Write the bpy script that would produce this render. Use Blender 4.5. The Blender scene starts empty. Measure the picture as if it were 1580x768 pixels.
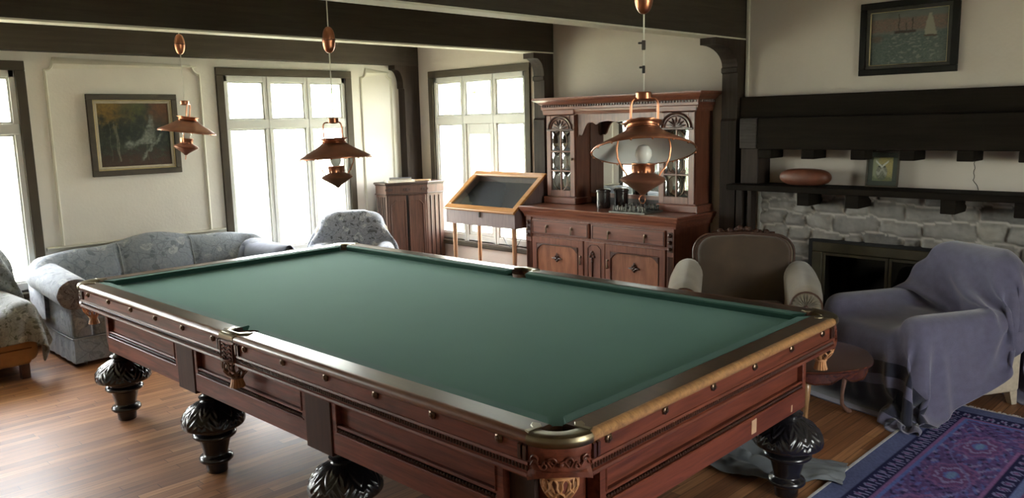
import bpy, bmesh, math, random
import numpy as np
from mathutils import Vector, Matrix

# ------------------------------------------------------------------ camera, sky, light, exposure
scene = bpy.context.scene
COL = scene.collection
PI = math.pi
cam_data = bpy.data.cameras.new('camera'); cam = bpy.data.objects.new('camera', cam_data); COL.objects.link(cam)
cam_data.sensor_width = 36; cam_data.lens = 28.604; cam_data.clip_start = 0.05
_fw = Vector((0.699677, 0.697466, -0.154900)); _r = Vector((0.703254, -0.710570, -0.022901)); _u = Vector((0.126040, 0.092911, 0.987665))
m4 = Matrix.Identity(4)
for i in range(3):
    m4[i][0] = _r[i]; m4[i][1] = _u[i]; m4[i][2] = -_fw[i]
m4[0][3], m4[1][3], m4[2][3] = 0, 0, 1.7522
cam.matrix_world = m4
scene.camera = cam

scene.view_settings.view_transform = 'Standard'
scene.view_settings.look = 'None'
scene.view_settings.exposure = 0.48
scene.view_settings.gamma = 1.0
scene.view_settings.use_curve_mapping = False
try:
    cy = scene.cycles
    cy.max_bounces = 8; cy.diffuse_bounces = 5; cy.glossy_bounces = 4; cy.transmission_bounces = 6; cy.transparent_max_bounces = 12
    cy.caustics_reflective = False; cy.caustics_refractive = False
    cy.sample_clamp_indirect = 6.0
    cy.use_denoising = True
except Exception:
    pass

SKY = 27.0
world = bpy.data.worlds.new('overcast_sky'); scene.world = world
world.use_nodes = True
wn = world.node_tree.nodes; wl = world.node_tree.links
bg = wn['Background']; bg.inputs['Strength'].default_value = SKY
tc = wn.new('ShaderNodeTexCoord'); sp = wn.new('ShaderNodeSeparateXYZ'); rp = wn.new('ShaderNodeValToRGB')
wl.new(tc.outputs['Generated'], sp.inputs[0]); wl.new(sp.outputs['Z'], rp.inputs['Fac']); wl.new(rp.outputs['Color'], bg.inputs['Color'])
rp.color_ramp.elements[0].position = 0.0; rp.color_ramp.elements[0].color = (0.86, 0.93, 0.84, 1)
rp.color_ramp.elements[1].position = 0.35; rp.color_ramp.elements[1].color = (0.97, 0.985, 1.0, 1)

sun_d = bpy.data.lights.new('sun', 'SUN'); sun_d.energy = 130.0; sun_d.angle = 0.02; sun_d.color = (1.0, 0.96, 0.88)
sun = bpy.data.objects.new('sun', sun_d); COL.objects.link(sun); sun.rotation_euler = (0, -math.radians(38), 0)   # high sun over the left side of the house, lighting the garden

def portal(name, loc, rot, w, h):
    l = bpy.data.lights.new(name, 'AREA'); l.shape = 'RECTANGLE'; l.size = w; l.size_y = h
    l.cycles.is_portal = True
    o = bpy.data.objects.new(name, l); COL.objects.link(o); o.location = loc; o.rotation_euler = rot
    return o

# room: wall_back is y = YB, wall_right is x = XR
YB, XR, XL, YF, ZC = 7.45, 5.93, -4.0, -2.4, 2.80
WIN_BACK = [(-1.62, 0.45, 2.317), (0.48, 0.45, 2.317), (3.58, 0.45, 2.317)]     # left edge along x
WIN_RIGHT = [(5.594,)]
WIN_LEFT = []
WIN_FRONT = [(1.9,)]
WW, WZ0, WZ1 = 1.508, 0.45, 2.317
for wx, _, _ in WIN_BACK:
    portal('window_portal', (wx + WW / 2, YB + 0.27, (WZ0 + WZ1) / 2), (-PI / 2, 0, 0), WW, WZ1 - WZ0)
portal('window_portal', (XR + 0.27, 5.594 + WW / 2, (WZ0 + WZ1) / 2), (PI / 2, 0, PI / 2), WW, WZ1 - WZ0)
for (wy,) in WIN_LEFT:
    portal('window_portal', (XL - 0.27, wy + WW / 2, (WZ0 + WZ1) / 2), (PI / 2, 0, -PI / 2), WW, WZ1 - WZ0)

for (wx,) in WIN_FRONT:
    portal('window_portal', (wx + WW / 2, YF - 0.27, (WZ0 + WZ1) / 2), (PI / 2, 0, 0), WW, WZ1 - WZ0)

# ------------------------------------------------------------------ helpers
def link(o, parent=None):
    COL.objects.link(o)
    if parent is not None: o.parent = parent
    return o
def tag(o, label=None, cat=None, group=None, kind=None):
    if label: o['label'] = label
    if cat: o['category'] = cat
    if group: o['group'] = group
    if kind: o['kind'] = kind
    return o
def thing(name, label, cat, loc=(0, 0, 0), rotz=0.0, group=None):
    o = bpy.data.objects.new(name, None); o.empty_display_size = 0.1
    COL.objects.link(o); o.location = loc; o.rotation_euler = (0, 0, rotz)
    return tag(o, label, cat, group)
def dup(root, loc, rotz=None, label=None, group=None):
    r = root.copy(); COL.objects.link(r); r.location = loc
    if rotz is not None: r.rotation_euler = (0, 0, rotz)
    if label: r['label'] = label
    if group: r['group'] = group
    for ch in list(root.children):
        c = ch.copy(); COL.objects.link(c); c.parent = r
        for g in list(ch.children):
            d = g.copy(); COL.objects.link(d); d.parent = c
    return r

def xf(loc=(0, 0, 0), rot=(0, 0, 0), scl=(1, 1, 1)):
    M = Matrix.Translation(loc)
    for a, ax in zip((rot[2], rot[1], rot[0]), 'ZYX'):
        M = M @ Matrix.Rotation(a, 4, ax)
    return M @ Matrix.Diagonal((*scl, 1))

class MB:
    def __init__(s): s.bm = bmesh.new()
    def verts_faces(s, vs, fs, M=None):
        nv = [s.bm.verts.new(M @ Vector(v) if M else v) for v in vs]
        for f in fs:
            try: s.bm.faces.new([nv[i] for i in f])
            except ValueError: pass
        return s
    def box(s, x0, x1, y0, y1, z0, z1, bev=0.0, seg=1, M=None):
        b = bmesh.new()
        bmesh.ops.create_cube(b, size=1.0)
        for v in b.verts:
            v.co = Vector(((v.co.x + .5) * (x1 - x0) + x0, (v.co.y + .5) * (y1 - y0) + y0, (v.co.z + .5) * (z1 - z0) + z0))
        if bev > 0:
            bev = min(bev, abs(x1 - x0) * .49, abs(y1 - y0) * .49, abs(z1 - z0) * .49)
            bmesh.ops.bevel(b, geom=list(b.edges), offset=bev, segments=seg, affect='EDGES', profile=0.5)
        s.merge(b, M); return s
    def merge(s, b, M=None):
        if M: bmesh.ops.transform(b, matrix=M, verts=b.verts)
        b.verts.index_update()
        nv = [s.bm.verts.new(v.co) for v in b.verts]
        for f in b.faces:
            try: s.bm.faces.new([nv[v.index] for v in f.verts])
            except ValueError: pass
        b.free()
    def prism(s, pts, z0, z1, M=None, bev=0.0, seg=1):
        """polygon in xy extruded along z"""
        b = bmesh.new()
        lo = [b.verts.new((x, y, z0)) for x, y in pts]; hi = [b.verts.new((x, y, z1)) for x, y in pts]
        n = len(pts)
        b.faces.new(lo[::-1]); b.faces.new(hi)
        for i in range(n): b.faces.new([lo[i], lo[(i + 1) % n], hi[(i + 1) % n], hi[i]])
        bmesh.ops.recalc_face_normals(b, faces=b.faces)
        if bev > 0:
            es = [e for e in b.edges if abs(e.verts[0].co.z - e.verts[1].co.z) < 1e-6]
            bmesh.ops.bevel(b, geom=es, offset=bev, segments=seg, affect='EDGES', profile=0.5)
        s.merge(b, M); return s
    def lathe(s, prof, n=32, M=None, cap=True, disp=None):
        """prof: (r, z) list from bottom to top"""
        vs, fs = [], []
        for j, (r, z) in enumerate(prof):
            for i in range(n):
                t = 2 * PI * i / n
                rr = r if disp is None else r + disp(t, j, r, z)
                vs.append((rr * math.cos(t), rr * math.sin(t), z))
        m = len(prof)
        for j in range(m - 1):
            for i in range(n):
                a, b_ = j * n + i, j * n + (i + 1) % n
                fs.append((a, b_, b_ + n, a + n))
        if cap:
            if prof[0][0] > 1e-4: fs.append(tuple(range(n))[::-1])
            if prof[-1][0] > 1e-4: fs.append(tuple((m - 1) * n + i for i in range(n)))
        return s.verts_faces(vs, fs, M)
    def tube(s, path, r, n=8, closed=False, cap=True, rads=None, M=None):
        P = [Vector(p) for p in path]; k = len(P)
        vs, fs = [], []
        T = []
        for i in range(k):
            a = P[(i - 1) % k] if (closed or i > 0) else P[i]
            b = P[(i + 1) % k] if (closed or i < k - 1) else P[i]
            T.append((b - a).normalized())
        ref = Vector((0, 0, 1)) if abs(T[0].z) < .9 else Vector((1, 0, 0))
        N = (ref - T[0] * ref.dot(T[0])).normalized()
        for i in range(k):
            N = (N - T[i] * N.dot(T[i])).normalized(); B = T[i].cross(N)
            rr = rads[i] if rads else r
            for j in range(n):
                t = 2 * PI * j / n
                vs.append(tuple(P[i] + N * (rr * math.cos(t)) + B * (rr * math.sin(t))))
        for i in range(k if closed else k - 1):
            for j in range(n):
                a = i * n + j; b_ = i * n + (j + 1) % n
                c = ((i + 1) % k) * n
                fs.append((a, b_, c + (j + 1) % n, c + j))
        if cap and not closed:
            fs.append(tuple(range(n))[::-1]); fs.append(tuple((k - 1) * n + j for j in range(n)))
        return s.verts_faces(vs, fs, M)
    def sweep(s, path, prof, closed=False, M=None, up=(0, 0, 1), cap=True):
        """prof: (out, z) points; out = to the right of the travel direction in the xy plane"""
        P = [Vector(p) for p in path]; k = len(P); vs, fs = [], []
        upv = Vector(up)
        for i in range(k):
            if closed or 0 < i < k - 1:
                d1 = (P[i] - P[(i - 1) % k]).normalized(); d2 = (P[(i + 1) % k] - P[i]).normalized()
            elif i == 0: d1 = d2 = (P[1] - P[0]).normalized()
            else: d1 = d2 = (P[-1] - P[-2]).normalized()
            n1 = d1.cross(upv).normalized(); n2 = d2.cross(upv).normalized()
            nn = (n1 + n2).normalized(); sc = 1 / max(.3, nn.dot(n1))
            for a, z in prof: vs.append(tuple(P[i] + nn * (a * sc) + upv * z))
        q = len(prof)
        for i in range(k if closed else k - 1):
            for j in range(q):
                a = i * q + j; b_ = i * q + (j + 1) % q; c = ((i + 1) % k) * q
                fs.append((a, b_, c + (j + 1) % q, c + j))
        if cap and not closed:
            fs.append(tuple(range(q))[::-1]); fs.append(tuple((k - 1) * q + j for j in range(q)))
        return s.verts_faces(vs, fs, M)
    def loft(s, rings, cap=True, M=None, closed=False):
        n = len(rings[0]); vs = [v for r in rings for v in r]; fs = []
        k = len(rings)
        for i in range(k if closed else k - 1):
            for j in range(n):
                a = i * n + j; b_ = i * n + (j + 1) % n; c = ((i + 1) % k) * n
                fs.append((a, b_, c + (j + 1) % n, c + j))
        if cap and not closed:
            fs.append(tuple(range(n))[::-1]); fs.append(tuple((k - 1) * n + j for j in range(n)))
        return s.verts_faces(vs, fs, M)
    def ball(s, c, r, n=12, sz=1.0):
        b = bmesh.new(); bmesh.ops.create_uvsphere(b, u_segments=n, v_segments=max(6, n // 2 + 2), radius=r)
        s.merge(b, Matrix.Translation(c) @ Matrix.Diagonal((1, 1, sz, 1))); return s
    def build(s, name, mat, parent=None, smooth=False, loc=None, rot=None, sub=0, angle=40):
        me = bpy.data.meshes.new(name)
        bmesh.ops.recalc_face_normals(s.bm, faces=s.bm.faces)
        s.bm.to_mesh(me); s.bm.free()
        if smooth: shade(me, angle)
        me.materials.append(mat)
        o = bpy.data.objects.new(name, me); link(o, parent)
        if loc is not None: o.location = loc
        if rot is not None: o.rotation_euler = rot
        if sub:
            md = o.modifiers.new('subd', 'SUBSURF'); md.levels = sub; md.render_levels = sub
        return o
def shade(me, angle=40):
    for p in me.polygons: p.use_smooth = True
    try: me.set_sharp_from_angle(angle=math.radians(angle))
    except Exception: pass
def struct(o): o['kind'] = 'structure'; return o

# ------------------------------------------------------------------ materials
def nt(name):
    m = bpy.data.materials.new(name); m.use_nodes = True
    n = m.node_tree.nodes; b = n['Principled BSDF']
    return m, n, m.node_tree.links, b
def c4(c): return (c[0], c[1], c[2], 1)
def plain(name, col, rough=0.5, metal=0.0, noise=0.12, scale=12, bump=0.0, spec=0.5, coat=0.0, sheen=0.0, bscale=None):
    m, n, l, b = nt(name)
    b.inputs['Roughness'].default_value = rough; b.inputs['Metallic'].default_value = metal
    b.inputs['Specular IOR Level'].default_value = spec
    b.inputs['Coat Weight'].default_value = coat; b.inputs['Coat Roughness'].default_value = 0.15
    if sheen:
        b.inputs['Sheen Weight'].default_value = sheen; b.inputs['Sheen Roughness'].default_value = 0.5
    t = n.new('ShaderNodeTexCoord'); x = n.new('ShaderNodeTexNoise'); x.inputs['Scale'].default_value = scale; x.inputs['Detail'].default_value = 5
    r = n.new('ShaderNodeValToRGB'); l.new(t.outputs['Object'], x.inputs['Vector']); l.new(x.outputs['Fac'], r.inputs['Fac'])
    r.color_ramp.elements[0].position = .3; r.color_ramp.elements[1].position = .7
    r.color_ramp.elements[0].color = c4([v * (1 - noise) for v in col]); r.color_ramp.elements[1].color = c4([min(1, v * (1 + noise)) for v in col])
    l.new(r.outputs['Color'], b.inputs['Base Color'])
    if bump:
        y = n.new('ShaderNodeTexNoise'); y.inputs['Scale'].default_value = bscale or scale * 4; y.inputs['Detail'].default_value = 6
        l.new(t.outputs['Object'], y.inputs['Vector'])
        u = n.new('ShaderNodeBump'); u.inputs['Strength'].default_value = bump; u.inputs['Distance'].default_value = 0.01
        l.new(y.outputs['Fac'], u.inputs['Height']); l.new(u.outputs['Normal'], b.inputs['Normal'])
    return m
def wood(name, c1, c2, rough=0.35, axis='X', scale=3.0, coat=0.2, stretch=14, bump=0.05, spec=0.5):
    """grain runs along the given object axis"""
    m, n, l, b = nt(name)
    b.inputs['Roughness'].default_value = rough; b.inputs['Coat Weight'].default_value = coat; b.inputs['Coat Roughness'].default_value = .2
    b.inputs['Specular IOR Level'].default_value = spec
    t = n.new('ShaderNodeTexCoord'); mp = n.new('ShaderNodeMapping')
    s = [stretch] * 3; s['XYZ'.index(axis)] = 1.0
    mp.inputs['Scale'].default_value = s
    l.new(t.outputs['Object'], mp.inputs['Vector'])
    x = n.new('ShaderNodeTexNoise'); x.inputs['Scale'].default_value = scale; x.inputs['Detail'].default_value = 8; x.inputs['Roughness'].default_value = .62
    x.inputs['Distortion'].default_value = .6
    l.new(mp.outputs['Vector'], x.inputs['Vector'])
    r = n.new('ShaderNodeValToRGB'); r.color_ramp.elements[0].position = .32; r.color_ramp.elements[1].position = .70
    r.color_ramp.elements[0].color = c4(c1); r.color_ramp.elements[1].color = c4(c2)
    l.new(x.outputs['Fac'], r.inputs['Fac']); l.new(r.outputs['Color'], b.inputs['Base Color'])
    u = n.new('ShaderNodeBump'); u.inputs['Strength'].default_value = bump; u.inputs['Distance'].default_value = .005
    l.new(x.outputs['Fac'], u.inputs['Height']); l.new(u.outputs['Normal'], b.inputs['Normal'])
    return m
def glassy(name, tint=(1, 1, 1), refl=0.06):
    m = bpy.data.materials.new(name); m.use_nodes = True; n = m.node_tree.nodes; l = m.node_tree.links
    n.remove(n['Principled BSDF']); out = n['Material Output']
    tr = n.new('ShaderNodeBsdfTransparent'); tr.inputs['Color'].default_value = c4(tint)
    gl = n.new('ShaderNodeBsdfGlossy'); gl.inputs['Roughness'].default_value = .02
    mx = n.new('ShaderNodeMixShader'); fr = n.new('ShaderNodeLayerWeight'); fr.inputs['Blend'].default_value = .5
    pw = n.new('ShaderNodeMath'); pw.operation = 'POWER'; pw.inputs[1].default_value = 4
    mu = n.new('ShaderNodeMath'); mu.operation = 'MULTIPLY_ADD'; mu.inputs[1].default_value = .7; mu.inputs[2].default_value = refl; mu.use_clamp = True
    l.new(fr.outputs['Facing'], pw.inputs[0]); l.new(pw.outputs[0], mu.inputs[0])
    l.new(mu.outputs[0], mx.inputs[0]); l.new(tr.outputs[0], mx.inputs[1]); l.new(gl.outputs[0], mx.inputs[2]); l.new(mx.outputs[0], out.inputs[0])
    return m
def floral(name, base, dark, light, scale=9.0, rough=.9, contrast=1.0):
    """printed or woven leaf and flower pattern"""
    m, n, l, b = nt(name)
    b.inputs['Roughness'].default_value = rough; b.inputs['Sheen Weight'].default_value = .3; b.inputs['Specular IOR Level'].default_value = .2
    t = n.new('ShaderNodeTexCoord')
    def noise(sc, det=3):
        x = n.new('ShaderNodeTexNoise'); x.inputs['Scale'].default_value = sc; x.inputs['Detail'].default_value = det; l.new(t.outputs['Object'], x.inputs['Vector']); return x
    def ramp(src, stops):
        r = n.new('ShaderNodeValToRGB'); e = r.color_ramp.elements
        e[0].position, v = stops[0]; e[0].color = (v, v, v, 1); e[1].position, v = stops[-1]; e[1].color = (v, v, v, 1)
        for p_, v in stops[1:-1]: k = e.new(p_); k.color = (v, v, v, 1)
        l.new(src, r.inputs['Fac']); return r.outputs['Color']
    def mul(a, c):
        x = n.new('ShaderNodeMath'); x.operation = 'MULTIPLY'; l.new(a, x.inputs[0])
        if isinstance(c, float): x.inputs[1].default_value = c
        else: l.new(c, x.inputs[1])
        return x.outputs[0]
    def warp(amt, sc):
        nz_ = noise(sc, 2); ad = n.new('ShaderNodeMixRGB'); ad.blend_type = 'ADD'; ad.inputs[0].default_value = amt
        l.new(t.outputs['Object'], ad.inputs[1]); l.new(nz_.outputs['Color'], ad.inputs[2]); return ad.outputs[0]
    w1, w2 = warp(.10, scale * 1.6), warp(.16, scale * 1.1)
    v1 = n.new('ShaderNodeTexVoronoi'); v1.inputs['Scale'].default_value = scale; l.new(w1, v1.inputs['Vector'])       # blossoms
    v2 = n.new('ShaderNodeTexVoronoi'); v2.inputs['Scale'].default_value = scale * 2.3; l.new(w2, v2.inputs['Vector'])  # leaves
    v3 = n.new('ShaderNodeTexVoronoi'); v3.feature = 'DISTANCE_TO_EDGE'; v3.inputs['Scale'].default_value = scale * 1.15; l.new(w2, v3.inputs['Vector'])  # stems
    mottled = ramp(noise(scale * 7, 4).outputs['Fac'], [(.38, 0), (.62, 1)])
    leaf = mul(ramp(v2.outputs['Distance'], [(.0, 1), (.30, 1), (.36, 0), (1, 0)]), ramp(v2.outputs['Color'], [(.38, 0), (.48, 1)]))
    stem = ramp(v3.outputs['Distance'], [(.0, 1), (.018, 1), (.04, 0), (1, 0)])
    flower = mul(ramp(v1.outputs['Distance'], [(0, .1), (.07, .2), (.10, 1), (.17, .4), (.20, 1), (.27, .9), (.31, 0), (1, 0)]), ramp(noise(scale * 4, 2).outputs['Fac'], [(.40, .25), (.55, 1)]))
    def mixin(fac, a, col):
        x = n.new('ShaderNodeMixRGB'); l.new(fac, x.inputs[0])
        if isinstance(a, tuple): x.inputs[1].default_value = c4(a)
        else: l.new(a, x.inputs[1])
        x.inputs[2].default_value = c4(col); return x.outputs[0]
    c = mixin(mul(mottled, .45), base, tuple(.5 * (x + y) for x, y in zip(base, light)))
    c = mixin(mul(leaf, .85 * min(1, contrast + .1)), c, dark)
    c = mixin(mul(stem, .6 * contrast), c, dark)
    c = mixin(mul(flower, .9 * contrast), c, light)
    l.new(c, b.inputs['Base Color'])
    u = n.new('ShaderNodeBump'); u.inputs['Strength'].default_value = .25; u.inputs['Distance'].default_value = .01
    l.new(noise(scale * 12, 3).outputs['Fac'], u.inputs['Height']); l.new(u.outputs['Normal'], b.inputs['Normal'])
    return m
def attr_mat(name, rough=.5, spec=.3, bump=0.0, bscale=60, coat=0.0):
    m, n, l, b = nt(name)
    a = n.new('ShaderNodeAttribute'); a.attribute_name = 'Col'
    l.new(a.outputs['Color'], b.inputs['Base Color']); b.inputs['Roughness'].default_value = rough; b.inputs['Specular IOR Level'].default_value = spec
    b.inputs['Coat Weight'].default_value = coat
    if bump:
        t = n.new('ShaderNodeTexCoord'); x = n.new('ShaderNodeTexNoise'); x.inputs['Scale'].default_value = bscale; x.inputs['Detail'].default_value = 6
        l.new(t.outputs['Object'], x.inputs['Vector'])
        u = n.new('ShaderNodeBump'); u.inputs['Strength'].default_value = bump; u.inputs['Distance'].default_value = .01
        l.new(x.outputs['Fac'], u.inputs['Height']); l.new(u.outputs['Normal'], b.inputs['Normal'])
    return m

M = {}
M['plaster'] = plain('plaster', (.66, .625, .57), .85, noise=.05, scale=2.2, bump=.15, bscale=40, spec=.2)
M['plaster_warm'] = plain('plaster_warm', (.55, .495, .445), .85, noise=.06, scale=2.0, bump=.15, bscale=40, spec=.2)
M['ceiling'] = plain('ceiling_paint', (.60, .57, .50), .9, noise=.04, scale=2)
M['timber'] = wood('dark_timber', (.042, .034, .027), (.060, .048, .038), .7, 'X', 2.2, coat=.0, spec=.10)
M['timber_z'] = wood('dark_timber_post', (.022, .015, .012), (.042, .030, .024), .6, 'Z', 2.2, coat=.0, spec=.12)
M['timber_y'] = wood('dark_timber_mantel', (.009, .007, .005), (.016, .012, .009), .8, 'Y', 2.2, coat=.0, spec=.06)
M['casing'] = plain('casing_paint', (.052, .041, .028), .6, noise=.12, scale=6, spec=.2)
M['sash'] = plain('sash_paint', (.56, .555, .52), .45, noise=.04, scale=8)
M['trim_and_lit_underside'] = plain('trim_and_lit_underside', (.62, .59, .50), .6, noise=.04, scale=6)
M['glass'] = glassy('window_glass')
M['base'] = plain('baseboard_paint', (.50, .47, .40), .6)
M['mahogany'] = wood('mahogany', (.060, .013, .006), (.205, .052, .030), .46, 'Y', 3.0, coat=.08, spec=.3)
M['mahogany_x'] = wood('mahogany_end', (.060, .013, .006), (.175, .044, .022), .44, 'X', 3.0, coat=.10, spec=.35)
M['rail_top'] = wood('rail_top', (.022, .010, .006), (.055, .024, .012), .28, 'Y', 3, coat=.4, bump=.008)
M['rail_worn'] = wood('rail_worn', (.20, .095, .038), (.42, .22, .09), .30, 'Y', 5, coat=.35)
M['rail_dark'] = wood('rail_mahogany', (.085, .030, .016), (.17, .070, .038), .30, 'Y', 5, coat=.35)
M['post_wood'] = wood('post_mahogany', (.035, .012, .008), (.060, .022, .014), .55, 'Z', 3, coat=.0, spec=.2)
M['bead'] = plain('bead_wood', (.045, .016, .010), .3, noise=.2, coat=.3)
M['felt'] = plain('green_felt', (.022, .068, .044), .85, noise=.05, scale=3, spec=.06, bump=.05, bscale=600, sheen=.22)
M['felt_cushion'] = plain('cushion_felt', (.026, .068, .050), .80, noise=.06, scale=6, spec=.10, sheen=.12)
M['ebony'] = plain('ebonised_wood', (.010, .009, .011), .24, noise=.2, scale=9, bump=.05, coat=.3)
M['bronze'] = plain('dark_bronze', (.20, .165, .105), .34, 1.0, noise=.15, scale=10)
M['rosette'] = plain('rosette_bronze', (.12, .075, .05), .3, .9, noise=.2, scale=40)
M['leather'] = plain('tan_leather', (.42, .20, .085), .6, noise=.25, scale=25, bump=.1)
M['leather_dark'] = plain('dark_leather', (.13, .065, .035), .55, noise=.5, scale=30, bump=.1)
M['copper'] = plain('copper', (.42, .175, .10), .33, 1.0, noise=.15, scale=14, bump=.04)
M['copper_dull'] = plain('dull_copper', (.23, .092, .056), .50, .45, noise=.2, scale=12, bump=.08, bscale=50)
M['enamel'] = plain('white_enamel', (.90, .89, .90), .28, noise=.03)
M['opal'] = plain('opal_glass', (.85, .84, .82), .12, noise=.02, coat=.4)
M['cord'] = plain('white_cord', (.70, .68, .62), .6)
M['black'] = plain('black_plastic', (.012, .011, .011), .4)
M['iron'] = plain('black_iron', (.012, .011, .010), .5, .3, noise=.3)
M['brass'] = plain('aged_brass', (.045, .036, .018), .55, .4, noise=.2)
M['dark'] = plain('soot_and_gap_shade', (.006, .005, .005), .9)  # soot in the firebox, painted shade in the cabinet door gap
M['walnut'] = wood('walnut', (.034, .015, .010), (.088, .038, .024), .5, 'Z', 3, coat=.05, spec=.25)
M['walnut_dark'] = wood('walnut_dark', (.020, .010, .008), (.050, .023, .016), .45, 'Z', 3, coat=.1, spec=.3)
M['oak_panel'] = wood('quartered_oak', (.185, .066, .034), (.350, .140, .072), .32, 'Z', 4, coat=.25, stretch=6)
M['oak'] = wood('stained_oak', (.135, .043, .027), (.240, .085, .050), .33, 'Y', 3, coat=.3)
M['oak_z'] = wood('stained_oak_upright', (.120, .040, .025), (.225, .080, .047), .33, 'Z', 3, coat=.3)
M['oak_carved'] = plain('carved_oak', (.060, .020, .012), .35, noise=.25, scale=30, coat=.2)
M['pine'] = wood('honey_pine', (.34, .150, .045), (.50, .245, .080), .35, 'Y', 3, coat=.3)
M['beech'] = wood('beech_leg', (.42, .22, .12), (.55, .32, .18), .4, 'Z', 3, coat=.15)
M['case_side'] = wood('grey_stained_board', (.13, .085, .085), (.20, .135, .130), .55, 'Z', 5, coat=.05)
M['case_bed'] = plain('dark_blue_velvet', (.010, .013, .024), .9, noise=.2, sheen=.3)
M['mirror'] = plain('mirror', (.86, .87, .85), .015, 1.0, noise=.01)
M['handle'] = plain('antique_brass_pull', (.09, .055, .035), .35, .85, noise=.3, scale=60)
M['damask'] = floral('blue_damask', (.205, .235, .275), (.125, .145, .170), (.38, .40, .42), 6.5, contrast=.9)
M['throw_floral'] = floral('floral_cotton', (.24, .26, .31), (.075, .085, .090), (.55, .57, .60), 9, contrast=.9)
M['throw_floral_green'] = floral('floral_cotton_green', (.205, .22, .225), (.075, .085, .065), (.42, .43, .42), 10, contrast=.85)
M['welt'] = plain('welt_cord', (.24, .26, .28), .8)
M['tan_cloth'] = plain('tan_upholstery', (.42, .235, .10), .85, noise=.08, scale=20, bump=.1, sheen=.2)
M['foot'] = plain('stained_foot', (.07, .03, .018), .4)
M['velvet'] = plain('brown_velvet', (.058, .035, .019), .85, noise=.25, scale=5, sheen=.5, bump=.1)
M['ecru'] = plain('ecru_velour', (.25, .21, .155), .85, noise=.12, scale=9, sheen=.4, bump=.1)
M['blanket'] = plain('blue_grey_blanket', (.125, .120, .185), .95, noise=.10, scale=22, sheen=.5, bump=.25, bscale=160, spec=.1)
M['sofa_throw'] = plain('pale_blue_throw', (.22, .25, .34), .95, noise=.08, scale=22, sheen=.4, bump=.2, bscale=160, spec=.1)
M['cream'] = plain('cream_brocade', (.50, .44, .34), .7, noise=.12, scale=40, bump=.2)
M['tarp'] = plain('grey_dust_sheet', (.13, .145, .155), .7, noise=.10, scale=10, bump=.15)
M['rose_wood'] = wood('rosewood', (.035, .010, .006), (.095, .026, .014), .25, 'X', 3, coat=.5)
M['rose_wood_pale'] = wood('worn_rosewood', (.10, .045, .03), (.22, .12, .09), .35, 'Z', 4, coat=.3)
M['frame_olive'] = plain('olive_frame', (.042, .031, .017), .6, noise=.2, scale=20)
M['linen'] = plain('linen_liner', (.42, .37, .28), .9)
M['frame_black'] = plain('black_frame', (.008, .007, .006), .6, noise=.2, spec=.15)
M['frame_grey'] = plain('grey_frame_slip', (.040, .037, .032), .5, spec=.2)
M['gilt'] = plain('gilt_line', (.45, .36, .20), .4, .6)
M['canvas'] = attr_mat('oil_canvas', .55, .3, .25, 120)
M['stone'] = attr_mat('field_stone', .85, .2, .5, 45)
M['terracotta'] = plain('red_brown_wood', (.13, .040, .020), .5, noise=.25, scale=14, bump=.15)
M['mat_green'] = plain('grey_green_mount', (.045, .052, .040), .8)
M['jar'] = plain('dark_glazed_jar', (.030, .022, .022), .15, noise=.2, coat=.6)
M['pewter'] = plain('pewter', (.20, .20, .18), .35, .7, noise=.2, scale=80)
M['pewter_dark'] = plain('dark_pewter', (.05, .05, .045), .35, .7, noise=.2, scale=80)
M['paper'] = plain('book_paper', (.60, .56, .48), .8)
M['book_dark'] = plain('dark_book_cloth', (.045, .045, .055), .6)
M['book_brown'] = plain('brown_folder', (.26, .15, .07), .6)
M['bevel_glass'] = glassy('bevelled_glass', (.75, .80, .76), .35)
M['grass'] = plain('garden_grass', (.30, .31, .22), .95, noise=.3, scale=1.5)
M['leaf'] = plain('leaf_green', (.12, .20, .06), .7, noise=.35, scale=6)
M['bark'] = plain('bark', (.10, .11, .08), .9, noise=.3, scale=8)

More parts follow.
